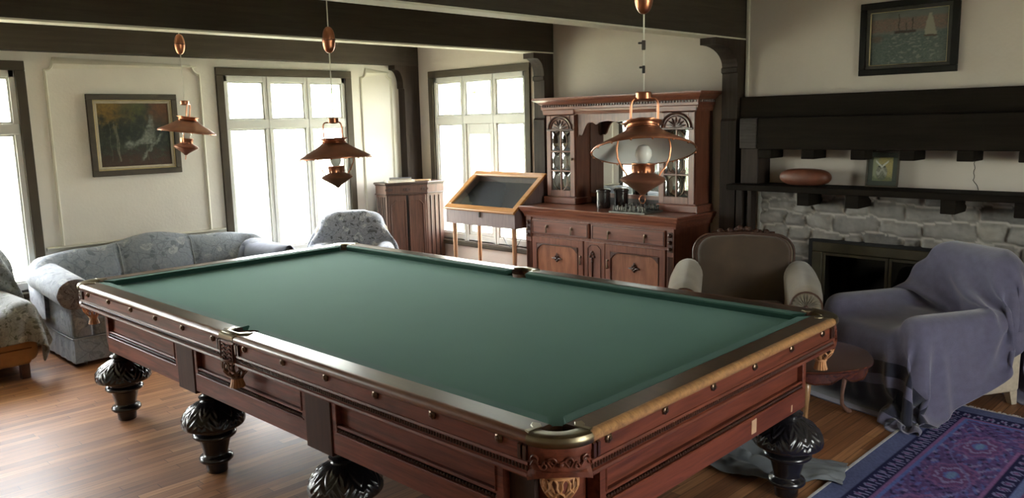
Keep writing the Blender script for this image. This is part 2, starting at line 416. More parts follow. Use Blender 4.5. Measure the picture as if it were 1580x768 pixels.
for k_ in ('felt', 'felt_cushion'):
    b_ = M[k_].node_tree.nodes['Principled BSDF']; b_.inputs['Sheen Tint'].default_value = (.62, .95, .85, 1); b_.inputs['Sheen Roughness'].default_value = .35
def floor_mat():
    m, n, l, b = nt('oak_strip_floor')
    t = n.new('ShaderNodeTexCoord')
    br = n.new('ShaderNodeTexBrick'); br.offset = .37; br.offset_frequency = 1; br.squash_frequency = 1
    br.inputs['Scale'].default_value = 1; br.inputs['Brick Width'].default_value = 1.1; br.inputs['Row Height'].default_value = .057
    br.inputs['Mortar Size'].default_value = .0014; br.inputs['Mortar Smooth'].default_value = .2; br.inputs['Bias'].default_value = 0
    br.inputs['Color1'].default_value = (0, 0, 0, 1); br.inputs['Color2'].default_value = (1, 1, 1, 1); br.inputs['Mortar'].default_value = (.5, .5, .5, 1)
    # uneven board lengths: shift each row along x
    sp_ = n.new('ShaderNodeSeparateXYZ'); l.new(t.outputs['Object'], sp_.inputs[0])
    fl = n.new('ShaderNodeMath'); fl.operation = 'DIVIDE'; fl.inputs[1].default_value = .057; l.new(sp_.outputs['Y'], fl.inputs[0])
    fl2 = n.new('ShaderNodeMath'); fl2.operation = 'FLOOR'; l.new(fl.outputs[0], fl2.inputs[0])
    wn_ = n.new('ShaderNodeTexWhiteNoise'); wn_.noise_dimensions = '1D'; l.new(fl2.outputs[0], wn_.inputs['W'])
    ml = n.new('ShaderNodeMath'); ml.operation = 'MULTIPLY_ADD'; ml.inputs[1].default_value = 3.7; l.new(wn_.outputs['Value'], ml.inputs[0]); l.new(sp_.outputs['X'], ml.inputs[2])
    cb = n.new('ShaderNodeCombineXYZ'); l.new(ml.outputs[0], cb.inputs[0]); l.new(sp_.outputs['Y'], cb.inputs[1])
    l.new(cb.outputs[0], br.inputs['Vector'])
    r = n.new('ShaderNodeValToRGB'); e = r.color_ramp.elements
    e[0].position = 0; e[0].color = (.20, .088, .040, 1); e[1].position = 1; e[1].color = (.46, .245, .118, 1)
    k = e.new(.35); k.color = (.28, .128, .057, 1); k = e.new(.7); k.color = (.35, .168, .077, 1)
    l.new(br.outputs['Color'], r.inputs['Fac'])
    mp = n.new('ShaderNodeMapping'); mp.inputs['Scale'].default_value = (1.2, 26, 1); l.new(cb.outputs[0], mp.inputs['Vector'])
    g = n.new('ShaderNodeTexNoise'); g.inputs['Scale'].default_value = 3; g.inputs['Detail'].default_value = 7; l.new(mp.outputs['Vector'], g.inputs['Vector'])
    rg = n.new('ShaderNodeValToRGB'); rg.color_ramp.elements[0].position = .3; rg.color_ramp.elements[1].position = .7
    rg.color_ramp.elements[0].color = (.62, .58, .54, 1); rg.color_ramp.elements[1].color = (1.12, 1.1, 1.08, 1)
    l.new(g.outputs['Fac'], rg.inputs['Fac'])
    mx = n.new('ShaderNodeMixRGB'); mx.blend_type = 'MULTIPLY'; mx.inputs[0].default_value = 1; l.new(r.outputs['Color'], mx.inputs[1]); l.new(rg.outputs['Color'], mx.inputs[2])
    w = n.new('ShaderNodeTexNoise'); w.inputs['Scale'].default_value = .9; w.inputs['Detail'].default_value = 4; l.new(t.outputs['Object'], w.inputs['Vector'])
    rw = n.new('ShaderNodeValToRGB'); rw.color_ramp.elements[0].position = .35; rw.color_ramp.elements[1].position = .65
    rw.color_ramp.elements[0].color = (.80, .74, .68, 1); rw.color_ramp.elements[1].color = (1.1, 1.1, 1.1, 1)
    l.new(w.outputs['Fac'], rw.inputs['Fac'])
    mx1 = n.new('ShaderNodeMixRGB'); mx1.blend_type = 'MULTIPLY'; mx1.inputs[0].default_value = 1; l.new(mx.outputs[0], mx1.inputs[1]); l.new(rw.outputs['Color'], mx1.inputs[2])
    mx2 = n.new('ShaderNodeMixRGB'); l.new(br.outputs['Fac'], mx2.inputs[0]); l.new(mx1.outputs[0], mx2.inputs[1]); mx2.inputs[2].default_value = (.035, .015, .008, 1)
    l.new(mx2.outputs[0], b.inputs['Base Color'])
    rr = n.new('ShaderNodeMapRange'); rr.inputs['To Min'].default_value = .36; rr.inputs['To Max'].default_value = .56; l.new(w.outputs['Fac'], rr.inputs['Value']); l.new(rr.outputs[0], b.inputs['Roughness'])
    b.inputs['Coat Weight'].default_value = .04; b.inputs['Coat Roughness'].default_value = .3; b.inputs['Specular IOR Level'].default_value = .36
    u = n.new('ShaderNodeBump'); u.inputs['Strength'].default_value = .5; u.inputs['Distance'].default_value = .002
    iv = n.new('ShaderNodeMath'); iv.operation = 'SUBTRACT'; iv.inputs[0].default_value = 1; l.new(br.outputs['Fac'], iv.inputs[1])
    ad = n.new('ShaderNodeMath'); ad.operation = 'MULTIPLY_ADD'; ad.inputs[1].default_value = .35; l.new(w.outputs['Fac'], ad.inputs[0]); l.new(iv.outputs[0], ad.inputs[2])
    l.new(ad.outputs[0], u.inputs['Height']); l.new(u.outputs['Normal'], b.inputs['Normal'])
    return m
M['floor'] = floor_mat()

# ------------------------------------------------------------------ room
MB().box(XL - .3, XR + .3, YF - .3, YB + .3, -.12, 0).build('floor', M['floor']); struct(bpy.data.objects['floor'])
struct(MB().box(XL - .3, XR + .3, YF - .3, YB + .3, ZC, ZC + .12).build('ceiling', M['ceiling']))
def wall_with_holes(name, axis, c0, c1, a0, a1, holes, mat):
    """axis 'x': wall runs along x between a0..a1 and fills y c0..c1; holes (s, e, z0, z1)"""
    mb = MB()
    def bx(s, e, z0, z1):
        if e - s < 1e-4 or z1 - z0 < 1e-4: return
        if axis == 'x': mb.box(s, e, c0, c1, z0, z1)
        else: mb.box(c0, c1, s, e, z0, z1)
    cur = a0
    for s, e, z0, z1 in sorted(holes):
        bx(cur, s, 0, ZC); bx(s, e, 0, z0); bx(s, e, z1, ZC); cur = e
    bx(cur, a1, 0, ZC)
    return struct(mb.build(name, mat))
IN = .07
wall_with_holes('wall_back', 'x', YB, YB + .25, XL - .25, XR + .25, [(w[0] + IN, w[0] + WW - IN, WZ0 + .03, WZ1 - IN) for w in WIN_BACK], M['plaster'])
wall_with_holes('wall_right', 'y', XR, XR + .25, YF, YB, [(5.594 + IN, 5.594 + WW + .048 - IN, WZ0 + .03, WZ1 - IN)], M['plaster_warm'])
wall_with_holes('wall_left', 'y', XL - .25, XL, YF, YB, [(w[0] + IN, w[0] + WW - IN, WZ0 + .03, WZ1 - IN) for w in WIN_LEFT], M['plaster'])
wall_with_holes('wall_front', 'x', YF - .25, YF, XL - .25, XR + .25, [(w[0] + IN, w[0] + WW - IN, WZ0 + .03, WZ1 - IN) for w in WIN_FRONT], M['plaster_warm'])

def window(idx, org, ang, width, casement=False):
    """local x along the wall, local -y into the room, z up"""
    o = bpy.data.objects.new('window_%d' % idx, None); COL.objects.link(o); o.location = org; o.rotation_euler = (0, 0, ang)
    struct(o)
    c = MB(); cw = .075; z0, z1 = WZ0, WZ1
    c.box(0, width, -.025, 0, z1 - cw, z1, .004); c.box(0, cw, -.025, 0, z0, z1 - cw, .004); c.box(width - cw, width, -.025, 0, z0, z1 - cw, .004)
    c.build('window_casing', M['casing'], o)
    s = MB(); s.box(-.02, width + .02, -.055, .0, z0 - .035, z0 + .012, .006); s.build('window_sill', M['casing'], o)
    f = MB(); y0, y1 = .0, .055
    L, R_ = .075, width - .075
    zt, zb = z1 - .07, z0 + .012
    f.box(L - .01, L + .042, y0, y1, zb, zt, .004); f.box(R_ - .042, R_ + .01, y0, y1, zb, zt, .004)
    f.box(L, R_, y0, y1, zt - .06, zt + .005, .004); f.box(L, R_, y0, y1, zb, .54, .004); f.box(L, R_, y0 - .006, y1, 1.736, 1.827, .006)
    iw = (R_ - L - .084)
    pane = (iw - 2 * .078) / 3
    xs = [L + .042 + i * (pane + .078) for i in range(3)]
    for x in xs[1:]:
        f.box(x - .078, x, y0 - .003, y1 - .001, zb + .001, zt - .001, .004)
        f.box(x - .041, x - .037, y0 - .009, y0, zb, zt)
    f.build('window_frame', M['sash'], o)
    for k, x in enumerate(xs):
        for (a, b_) in ((1.827, zt - .06), (.54, 1.736)):
            q = .026 if (casement and k == 1 and a < 1) else .0
            sm = MB(); w_ = .014 + q
            top = .07 if (casement and k == 1 and a < 1) else 0
            sm.box(x, x + w_, .012, .045, a, b_, .003); sm.box(x + pane - w_, x + pane, .012, .045, a, b_, .003)
            sm.box(x + w_, x + pane - w_, .012, .045, b_ - w_ - top, b_, .003); sm.box(x + w_, x + pane - w_, .012, .045, a, a + w_, .003)
            sash = sm.build('sash', M['sash'], o)
            MB().box(x + w_, x + pane - w_, .026, .030, a + w_, b_ - w_).build('pane', M['glass'], sash)
    # reveal beyond the sash
    rv = MB()
    rv.box(L, R_, .055, .25, zb - .02, zb + .012); rv.build('window_reveal', M['sash'], o)
    return o
k = 1
for wx, _, _ in WIN_BACK[1:]:
    window(k, (wx, YB, 0), 0, WW); k += 1
window(3, (XR, 5.594 + WW + .048, 0), -PI / 2, WW + .048, casement=True)
window(4, (WIN_BACK[0][0], YB, 0), 0, WW)
for i_, (wx,) in enumerate(WIN_FRONT): window(5 + i_, (wx + WW, YF, 0), PI, WW)

# picture-panel mouldings, chair rail, baseboards
tn = [0]
def trim(mb, mat, smooth=False):
    tn[0] += 1
    return struct(mb.build('trim_%d' % tn[0], mat, smooth=smooth))
def panel_mould(x0, x1, z0, z1, notch=.063):
    pts = [(x0, z0), (x0, z1 - notch)]
    for i in range(1, 6):
        a = PI / 2 * i / 5; pts.append((x0 + notch * math.sin(a), z1 - notch * math.cos(a)))
    pts += [(x0 + notch, z1), (x1 - notch, z1)]
    for i in range(0, 5):
        a = PI / 2 * i / 5 ; pts.append((x1 - notch * math.cos(a) , z1 - notch * math.sin(a)))
    pts += [(x1, z1 - notch), (x1, z0)]
    path = [(x, YB, z) for x, z in pts]
    mb = MB(); mb.sweep(path, [(-.014, 0), (-.014, .006), (-.008, .014), (.002, .018), (.008, .008), (.014, .006), (.014, 0)], up=(0, -1, 0))
    trim(mb, M['trim_and_lit_underside'], smooth=True)
panel_mould(2.137, 3.425, .80, 2.31)
panel_mould(5.22, 5.62, .80, 2.31)
RAIL = [(0, 0), (.012, .004), (.018, .018), (.034, .026), (.034, .038), (.008, .042), (0, .042)]
for x0, x1 in ((XL, -1.64), (-.09, .46), (2.005, 3.565), (5.105, 5.72)):
    mb = MB(); mb.sweep([(x0, YB, .765), (x1, YB, .765)], RAIL); trim(mb, M['trim_and_lit_underside'])
def base(name, p0, p1):
    mb = MB(); mb.sweep([p0, p1], [(0, 0), (.018, 0), (.018, .13), (.010, .15), (0, .15)]); struct(mb.build(name, M['base']))
base('baseboard_back', (XL, YB, 0), (XR, YB, 0)); base('baseboard_right', (XR, YB, 0), (XR, 5.44, 0))
base('baseboard_left', (XL, YF, 0), (XL, YB, 0)); base('baseboard_front', (XR, YF, 0), (XL, YF, 0))

# ceiling beams and posts with corbels
BZ = {'A': 2.378, 'B': 2.335, 'C': 2.392}
def beam(y0, y1, z0, x0=XL, x1=XR, white=True):
    trim(MB().box(x0, x1, y0, y1, z0 + .012, ZC, .004), M['timber'])
    if white: trim(MB().box(x0, x1, y0 + .006, y1 - .006, z0, z0 + .012), M['trim_and_lit_underside'])  # pale strip puts reflected window light into the colour of the beam underside
beam(5.29, 5.44, BZ['A']); beam(3.27, 3.42, BZ['B'])
trim(MB().box(XL, XR, 7.33, YB, BZ['C'], ZC, .004), M['timber'])
def corbel_post(y0, y1, ztop, xf_, slab):
    """post standing against the right wall, stepping out in a corbel under the beam; profile in x, z"""
    prof = [(XR, 0), (xf_ - .012, 0), (xf_ - .012, ztop - .62), (xf_, ztop - .60), (xf_, ztop - .255), (xf_ - .016, ztop - .245), (xf_ - .016, ztop - .215), (xf_ - .004, ztop - .205)]
    n = 8; dx = xf_ - .004 - (slab + .035)
    for i in range(1, n + 1):
        a = PI / 2 * i / n
        prof.append((xf_ - .004 - dx * (1 - math.cos(a)), ztop - .205 + (.155) * math.sin(a)))
    prof += [(slab, ztop - .050), (slab, ztop), (XR, ztop)]
    Mx = Matrix(((1, 0, 0, 0), (0, 0, 1, 0), (0, 1, 0, 0), (0, 0, 0, 1)))
    mb = MB(); mb.prism(prof, y0, y1, Mx)
    trim(mb, M['timber_z'])
corbel_post(5.297, 5.433, BZ['A'], 5.798, 5.658)
corbel_post(3.277, 3.413, BZ['B'], 5.808, 5.480)
# corner post on the back wall, corbel towards the left under the beam
prof = [(XR, 0), (5.722, 0), (5.722, 2.135), (5.706, 2.145), (5.706, 2.185)]
for i in range(1, 9):
    a = PI / 2 * i / 8; prof.append((5.706 - .085 * (1 - math.cos(a)), 2.185 + .155 * math.sin(a)))
prof += [(5.598, 2.345), (5.598, 2.392), (XR, 2.392)]
mb = MB(); mb.prism(prof, 7.335, YB, Matrix(((1, 0, 0, 0), (0, 0, 1, 0), (0, 1, 0, 0), (0, 0, 0, 1)))); trim(mb, M['timber_z'])
# white quirk beads at the beam and wall junctions
trim(MB().box(XR - .022, XR, 3.245, 3.27, 1.90, ZC, .004), M['trim_and_lit_underside'])

# garden outside
g = MB().box(-30, 40, -30, 40, -.75, -.70).build('ground', M['grass']); struct(g)
def tree(x, y, h, r, spread, label):
    t = thing('tree', label, 'tree', (x, y, -.70)); rnd = random.Random(int(x * 10 + y))
    mb = MB(); mb.tube([(0, 0, 0), (.03, .02, h * .4), (-.02, .05, h * .75), (.04, 0, h)], r, 10, rads=[r * 1.2, r, r * .8, r * .4])
    for i in range(7):
        a = rnd.uniform(0, 2 * PI); z = h * rnd.uniform(.5, .95)
        mb.tube([(0, 0, z), (spread * .5 * math.cos(a), spread * .5 * math.sin(a), z + .5), (spread * math.cos(a), spread * math.sin(a), z + .8)], r * .3, 6, rads=[r * .35, r * .22, r * .1])
    mb.build('trunk', M['bark'], t, smooth=True)
    vs, fs = [], []
    for i in range(1400):
        a = rnd.uniform(0, 2 * PI); rr = spread * math.sqrt(rnd.random()); zz = h * .78 + rnd.gauss(0, .28) * h * .5
        c = Vector((rr * math.cos(a), rr * math.sin(a), max(h * .45, zz)))
        u = Vector((rnd.gauss(0, 1), rnd.gauss(0, 1), rnd.gauss(0, 1))).normalized() * .12; v = u.orthogonal().normalized() * .07
        k_ = len(vs); vs += [c - u, c + v, c + u, c - v]; fs.append((k_, k_ + 1, k_ + 2, k_ + 3))
    MB().verts_faces(vs, fs).build('foliage', M['leaf'], t)
tree(9.3, 11.3, 6.0, .16, 2.0, 'slim tree trunk in the garden seen through the left panes of the far right window')

# ------------------------------------------------------------------ the billiard table
TW, TL, TH = 1.9984, 3.8373, .862
TROT = .0204614
hx, hy = TW / 2, TL / 2
tcx = 1.60421 + math.cos(TROT) * hx - math.sin(TROT) * hy
tcy = 1.42032 + math.sin(TROT) * hx + math.cos(TROT) * hy
T = thing('billiard_table', 'large antique six-pocket billiard table with green cloth, mahogany sides and eight bulbous black legs', 'billiard table', (tcx, tcy, 0), TROT)

def sstep_(a, b, x):
    t = max(0.0, min(1.0, (x - a) / (b - a))); return t * t * (3 - 2 * t)
def build_table():
    CR = .135                                    # corner radius of the rails
    PR = .047                                    # pocket radius
    ci = .100                                    # pocket centre inset at the corners
    zb = .826
    # bed, its corners cut off at the pockets
    ix, iy, k_ = hx - .122, hy - .122, .010
    pts = [(-ix + k_, -iy), (ix - k_, -iy), (ix, -iy + k_), (ix, iy - k_), (ix - k_, iy), (-ix + k_, iy), (-ix, iy - k_), (-ix, -iy + k_)]
    MB().prism(pts, zb - .03, zb).build('cloth_bed', M['felt'], T)
    MB().box(-hx + .16, hx - .16, -hy + .16, hy - .16, .50, zb - .031).build('slate_carcass', M['dark'], T)
    # pocket liners
    def liner(x, y):
        MB().lathe([(.030, .715), (PR + .006, .74), (PR + .008, .80), (PR + .006, .845)], 20, Matrix.Translation((x, y, 0)), cap=False).build('pocket_liner', M['leather_dark'], T, smooth=True)
    # rails: six runs between the pockets
    ce, me_ = CR, .062
    runs = [((-hx + ce, -hy), (hx - ce, -hy)), ((hx, -hy + ce), (hx, -me_)), ((hx, me_), (hx, hy - ce)), ((hx - ce, hy), (-hx + ce, hy)), ((-hx, hy - ce), (-hx, me_)), ((-hx, -me_), (-hx, -hy + ce))]
    for a, b in runs:
        A = Vector((*a, 0)); B = Vector((*b, 0)); d = (B - A).normalized(); xdir = abs(d.x) > .5
        mw = 'mahogany_x' if xdir else 'mahogany'
        MB().sweep([A, B], [(-.012, .846), (-.020, .8625), (-.100, .8625), (-.112, .855), (-.112, .80), (-.012, .80)]).build('rail', M['rail_top'], T)
        # rounded worn moulding at the outer edge of the rail
        prof = [(-.022, .8632)] + [(-.016 + .020 * math.sin(t), .844 + .019 * math.cos(t)) for t in [PI * i / 10 for i in range(0, 11)]] + [(-.022, .823)]
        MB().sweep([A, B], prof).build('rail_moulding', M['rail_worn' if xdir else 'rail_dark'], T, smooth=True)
        ap = MB().sweep([A, B], [(-.020, .745), (-.008, .745), (-.008, .832), (-.020, .832)]).build('apron', M[mw], T)
        s = MB().sweep([A, B], [(-.02, .728), (.000, .728), (.003, .734), (.001, .742), (-.006, .745), (-.006, .765), (-.001, .768), (-.003, .775), (-.02, .776)])
        s.build('apron_moulding', M['mahogany_x' if xdir else 'mahogany'], T)
        # bead-and-dart strip
        n = int((B - A).length / .0135); bm_ = MB()
        for i in range(n):
            p = A + d * ((i + .5) * (B - A).length / n); o_ = d.cross(Vector((0, 0, 1))) * -.005
            bm_.box(-.0042, .0042, -.0045, .0045, -.008, .008, .003, M=Matrix.Translation((p.x + o_.x, p.y + o_.y, .755)))
        bm_.build('bead_strip', M['bead'], T)
        # pilaster strips at both ends of the apron
        for P_, sg in ((A, 1), (B, -1)):
            for off in (.010, .030):
                q = P_ + d * sg * off
                MB().sweep([q - d * .006, q + d * .006], [(-.008, .778), (.001, .780), (.002, .784), (.002, .824), (-.008, .828)]).build('apron_fillet', M['bead'], T)
        # cushion with cloth
        k0 = .075 if True else 0
        cut = .028
        prof = [(-.104, .8605), (-.150, .8585), (-.156, .852), (-.150, .845), (-.118, .80), (-.104, .80)]
        # mitred ends: sweep then shear the nose
        mb = MB(); q = len(prof); vs = []
        L_ = (B - A).length; o_ = d.cross(Vector((0, 0, 1)))
        sA = .035 if (a in ((-hx + ce, -hy), (hx, -hy + ce), (hx - ce, hy), (-hx, hy - ce))) else .012
        eB = .035 if (b in ((hx - ce, -hy), (hx, hy - ce), (-hx + ce, hy), (-hx, -hy + ce))) else .012
        for tt_, sg, ex_ in ((0, 1, sA), (L_, -1, eB)):
            ring = []
            for out, z in prof:
                into = (-out - .104) / .052
                ring.append(A + d * (tt_ + sg * (ex_ * .2 + ex_ * 1.4 * max(0, into))) + o_ * out + Vector((0, 0, z)))
            vs.append([tuple(v) for v in ring])
        mb.loft(vs).build('cushion', M['felt_cushion'], T)
    # rosettes on the aprons
    ros = MB(); ros.lathe([(.0, -.001), (.0145, 0), (.0155, .004), (.012, .008), (.0085, .009), (.007, .013), (.0, .0145)], 16, xf(rot=(PI / 2, 0, 0)), disp=lambda t, j, r, z: .0012 * math.cos(8 * t) if 1 <= j <= 3 else 0)
    r0 = ros.build('rosette', M['rosette'], T, smooth=True)
    sp = [.253, .556, .860, 1.166, 1.470, 1.776]
    spots = []
    for v in sp: spots += [(-hx + .008, -hy + v, -PI / 2), (-hx + .008, hy - v, -PI / 2), (hx - .008, -hy + v, PI / 2), (hx - .008, hy - v, PI / 2)]
    for u in (.218, .522, .827, 1.133, 1.445, 1.745): spots += [(-hx + u, -hy + .008, 0), (-hx + u, hy - .008, PI)]
    for i, (x, y, rz) in enumerate(spots):
        o = r0 if i == 0 else r0.copy()
        if i: COL.objects.link(o); o.parent = T
        o.location = (x, y, .818); o.rotation_euler = (0, 0, rz)
    # corner irons, carved corner blocks, nets
    for sx, sy in ((-1, -1), (1, -1), (1, 1), (-1, 1)):
        cx, cy_ = sx * (hx - CR), sy * (hy - CR)
        base_a = math.atan2(sy, sx)
        A_ = [base_a + PI / 4 * (-1 + 2 * i / 14) for i in range(15)]
        rings = []
        for t in A_:
            ct, st = math.cos(t), math.sin(t)
            prof = [(CR - .022, .864), (CR - .010, .8645), (CR + .001, .860), (CR + .006, .850), (CR + .006, .838), (CR - .002, .828), (CR - .020, .826), (CR - .060, .830), (CR - .070, .845), (CR - .062, .858), (CR - .045, .8635)]
            rings.append([(cx + r * ct, cy_ + r * st, z) for r, z in prof])
        iron = MB().loft(rings)
        # lugs lying over the rail ends
        for sg in (-1, 1):
            t = base_a + sg * PI / 4; ax = Vector((math.cos(t), math.sin(t), 0)); al = Vector((-math.sin(t) * sg, math.cos(t) * sg, 0))
            c0 = Vector((cx, cy_, 0))
            pl = [c0 + ax * (CR - .068) , c0 + ax * (CR - .008), c0 + ax * (CR - .016) + al * .022, c0 + ax * (CR - .045) + al * .016, c0 + ax * (CR - .055) + al * .034, c0 + ax * (CR - .075) + al * .045, c0 + ax * (CR - .085) + al * .022]
            p2 = [(p.x, p.y) for p in pl]
            iron.prism(p2, .856, .8665, bev=.002)
        iron.build('pocket_iron', M['bronze'], T, smooth=True)
        rings = []
        NB = 16
        for i in range(NB + 1):
            t = base_a + PI / 4 * (-1 + 2 * i / NB); ct, st = math.cos(t), math.sin(t)
            w_ = abs(-1 + 2 * i / NB); dip = .722 + .022 * (1 - w_ ** 2)
            relief = .004 * math.sin(5 * PI * i / NB) ** 2
            prof = [(CR - .004, .828), (CR - .003, .812), (CR - .008 + relief, .800), (CR - .008 + relief * .4, .785), (CR - .008 + relief, .768), (CR - .007, .755), (CR + .002, dip + .016), (CR + .001, dip), (CR - .025, dip), (CR - .025, .828)]
            rings.append([(cx + r * ct, cy_ + r * st, z) for r, z in prof])
        blk = MB().loft(rings).build('corner_block', M['mahogany_x'], T, smooth=True)
        # carved leaf scrolls on the block
        cv = MB()
        for sg in (-1, 1):
            for a_, zz, rr, wd in ((.17, .788, .014, 1), (.38, .776, .013, -1), (.58, .790, .014, 1)):
                t = base_a + sg * a_
                pth = []
                for q in range(15):
                    u_ = q / 14; ph = u_ * 6.6; r_ = rr * (1 - .72 * u_)
                    pth.append((cx + (CR - .002) * math.cos(t + sg * r_ / CR * math.cos(ph)), cy_ + (CR - .002) * math.sin(t + sg * r_ / CR * math.cos(ph)), zz + wd * r_ * math.sin(ph)))
                cv.tube(pth, .003, 6, rads=[.0036 * (1 - .45 * q / 14) for q in range(15)])
            pth = [(cx + (CR - .002) * math.cos(base_a + sg * .70 * q / 16), cy_ + (CR - .002) * math.sin(base_a + sg * .70 * q / 16), .781 + .010 * math.sin(q * 1.05)) for q in range(17)]
            cv.tube(pth, .0028, 6)
        cv.ball((cx + CR * math.cos(base_a), cy_ + CR * math.sin(base_a), .782), .009, 10)
        cv.build('carving', M['mahogany_x'], blk, smooth=True)
        net((sx * (hx - .080), sy * (hy - .080)), .735, .050, False)
        liner(sx * (hx - ci), sy * (hy - ci))
    # middle pockets
    for sx in (-1, 1):
        ir = MB()
        pl = [(-.105, -.045), (-.080, -.085), (-.055, -.070), (-.040, -.045), (-.020, -.040), (.020, -.040), (.040, -.045), (.055, -.070), (.080, -.085), (.105, -.045), (.070, -.024), (.052, -.006), (-.052, -.006), (-.070, -.024)]
        p2 = [(sx * (hx + b), a) for a, b in pl]
        ir.prism(p2, .856, .8665, bev=.002)
        rings = []
        for y in (-.062, .062):
            rings.append([(sx * (hx - .030), y, .864), (sx * (hx - .008), y, .8655), (sx * (hx + .004), y, .858), (sx * (hx + .006), y, .842), (sx * (hx - .006), y, .828), (sx * (hx - .035), y, .828)])
        ir.loft(rings); ir.build('pocket_iron', M['bronze'], T, smooth=True, angle=50)
        bk = MB(); bk.box(sx * (hx + .004) if sx < 0 else hx - .03, sx * (hx - .03) if sx < 0 else hx + .004, -.062, .062, .735, .830, .006)
        blk = bk.build('side_block', M['mahogany'], T)
        cv = MB()
        for y in (-.055, .055): cv.tube([(sx * (hx + .004), y, .742), (sx * (hx + .004), y, .824)], .004, 6)
        for i in range(4):
            for sg in (-1, 1):
                z = .752 + .018 * i
                cv.tube([(sx * (hx + .005), sg * .004, z), (sx * (hx + .009), sg * .018, z + .012), (sx * (hx + .007), sg * .034, z + .010), (sx * (hx + .004), sg * .040, z)], .0035, 5)
        cv.build('carving', M['bead'], blk, smooth=True)
        net((sx * (hx - .035), 0), .745, .056, True)
        liner(sx * (hx - .100), 0)
    # body: recessed panels, posts, corner blocks
    ins, zt, z0 = .070, .735, .478
    def frame(sx, along, s, e):
        """one framed and recessed panel on the face; along: 'y' long face (sx sign), 'x' short face"""
        def bx(mb, a0, a1, d0, d1, za, zb_, bev=0.0):
            if along == 'y':
                xa, xb = sx * (hx - d0), sx * (hx - d1)
                mb.box(min(xa, xb), max(xa, xb), a0, a1, za, zb_, bev)
            else:
                ya, yb = sx * (hy - d0), sx * (hy - d1)
                mb.box(a0, a1, min(ya, yb), max(ya, yb), za, zb_, bev)
        mm = M['mahogany'] if along == 'y' else M['mahogany_x']
        fr = MB(); bx(fr, s, e, ins, ins + .05, z0, .565); bx(fr, s, s + .03, ins, ins + .05, .565, zt); bx(fr, e - .03, e, ins, ins + .05, .565, zt)
        f_ = fr.build('panel_frame', mm, T)
        pn = MB(); bx(pn, s + .02, e - .02, ins + .022, ins + .04, .56, zt); pn.build('panel', mm, T)
        mo = MB(); bx(mo, s + .02, e - .02, ins - .004, ins + .025, .562, .570, .003); bx(mo, s + .02, e - .02, ins + .002, ins + .025, .588, .600, .004)
        bx(mo, s + .028, s + .036, ins - .004, ins + .025, .60, zt, .003); bx(mo, e - .036, e - .028, ins - .004, ins + .025, .60, zt, .003)
        mo.build('panel_moulding', mm, f_)
        bd = MB(); n = int((e - s - .05) / .0155)
        for i in range(n):
            a = s + .025 + (i + .5) * (e - s - .05) / n
            bx(bd, a - .0055, a + .0055, ins - .001, ins + .02, .572, .586, .0045)
        bd.build('bead_strip', M['bead'], f_)
    v1, v2, v3, v4 = 1.240 - hy, 1.423 - hy, hy - 1.423, hy - 1.240
    for sx in (-1, 1):
        for s, e in ((-hy + .305, v1), (v2, v3), (v4, hy - .305)): frame(sx, 'y', s, e)
        for s, e in ((v1, v2), (v3, v4)):
            xa, xb = sx * (hx - ins + .006), sx * (hx - ins - .06)
            MB().box(min(xa, xb), max(xa, xb), s, e, z0 - .018, zt, .004).build('body_post', M['post_wood'], T)
        frame(sx, 'x', -hx + .26, hx - .26)
    for sx in (-1, 1):
        for sy in (-1, 1):
            xs_ = sorted((sx * (hx - .125), sx * (hx - .36))); ys_ = sorted((sy * (hy - .125), sy * (hy - .36)))
            MB().box(*xs_, *ys_, z0 - .012, zt, .012, 2).build('corner_post', M['mahogany_x'], T)
    for sx in (-1, 1): MB().box(*sorted((sx * (hx - .12), sx * (hx - .10))), -hy + .2, hy - .2, z0 + .02, zt).build('inner_board', M['walnut_dark'], T)
    # pale repair patches on the lower edge
    bw = plain('bare_wood', (.46, .28, .17), .6)
    MB().box(-hx + 1.245, -hx + 1.285, -hy + ins - .0015, -hy + ins + .001, .497, .555).build('worn_patch', bw, T)
    MB().box(-hx + 1.60, -hx + 1.612, -hy + ins - .0015, -hy + ins + .001, .49, .52).build('worn_patch', bw, T)
    # legs
    def leg_disp(t, j, r, z):
        if not (.262 < z < .385): return 0.0
        vv = (z - .262) / .123; w = math.sin(min(1, vv * 1.05) * PI) ** .6
        k = 6; a = abs((t * k / (2 * PI)) % 1.0 - .5) * 2            # 0 on the leaf rib, 1 between leaves
        edge = 1.0 - .75 * vv                                          # the leaf narrows upwards
        leaf = sstep_(edge + .06, edge - .10, a)
        veins = .5 + .5 * math.cos(2 * PI * (a * 2.6 - vv * 3.1))      # raking veins
        rib = math.exp(-(a / .10) ** 2)
        gap = (1 - leaf) * (.45 + .45 * math.cos(2 * PI * (vv * 3.4 + a * 2.2)))
        return w * (.0095 * leaf * (.45 + .55 * veins) + .005 * rib + .0075 * gap - .004)
    prof = [(.048, 0), (.052, .004), (.054, .03), (.056, .052), (.074, .058), (.084, .068), (.085, .078), (.078, .090), (.062, .096), (.060, .104), (.064, .125), (.070, .150), (.077, .178), (.080, .186), (.098, .190), (.108, .199), (.108, .210), (.099, .219), (.088, .222), (.088, .232), (.104, .240), (.134, .248), (.150, .254), (.156, .262)]
    for i in range(1, 30):
        z = .262 + .123 * i / 30; u_ = i / 30
        prof.append((.156 - .004 * math.sin(u_ * 2) - .100 * u_ ** 2.6, z))
    prof += [(.056, .385), (.052, .392), (.062, .396), (.064, .404), (.056, .410), (.047, .418), (.046, .440), (.052, .462), (.054, .470)]
    lg = MB().lathe(prof, 192, disp=leg_disp).build('leg', M['ebony'], T, smooth=True, angle=60)
    e, e2, s_ = .182, .178, 1.155
    vv = [-hy + e2, -hy + e2 + (TL - 2 * e2) / 3, -hy + e2 + 2 * (TL - 2 * e2) / 3, hy - e2]
    first = True
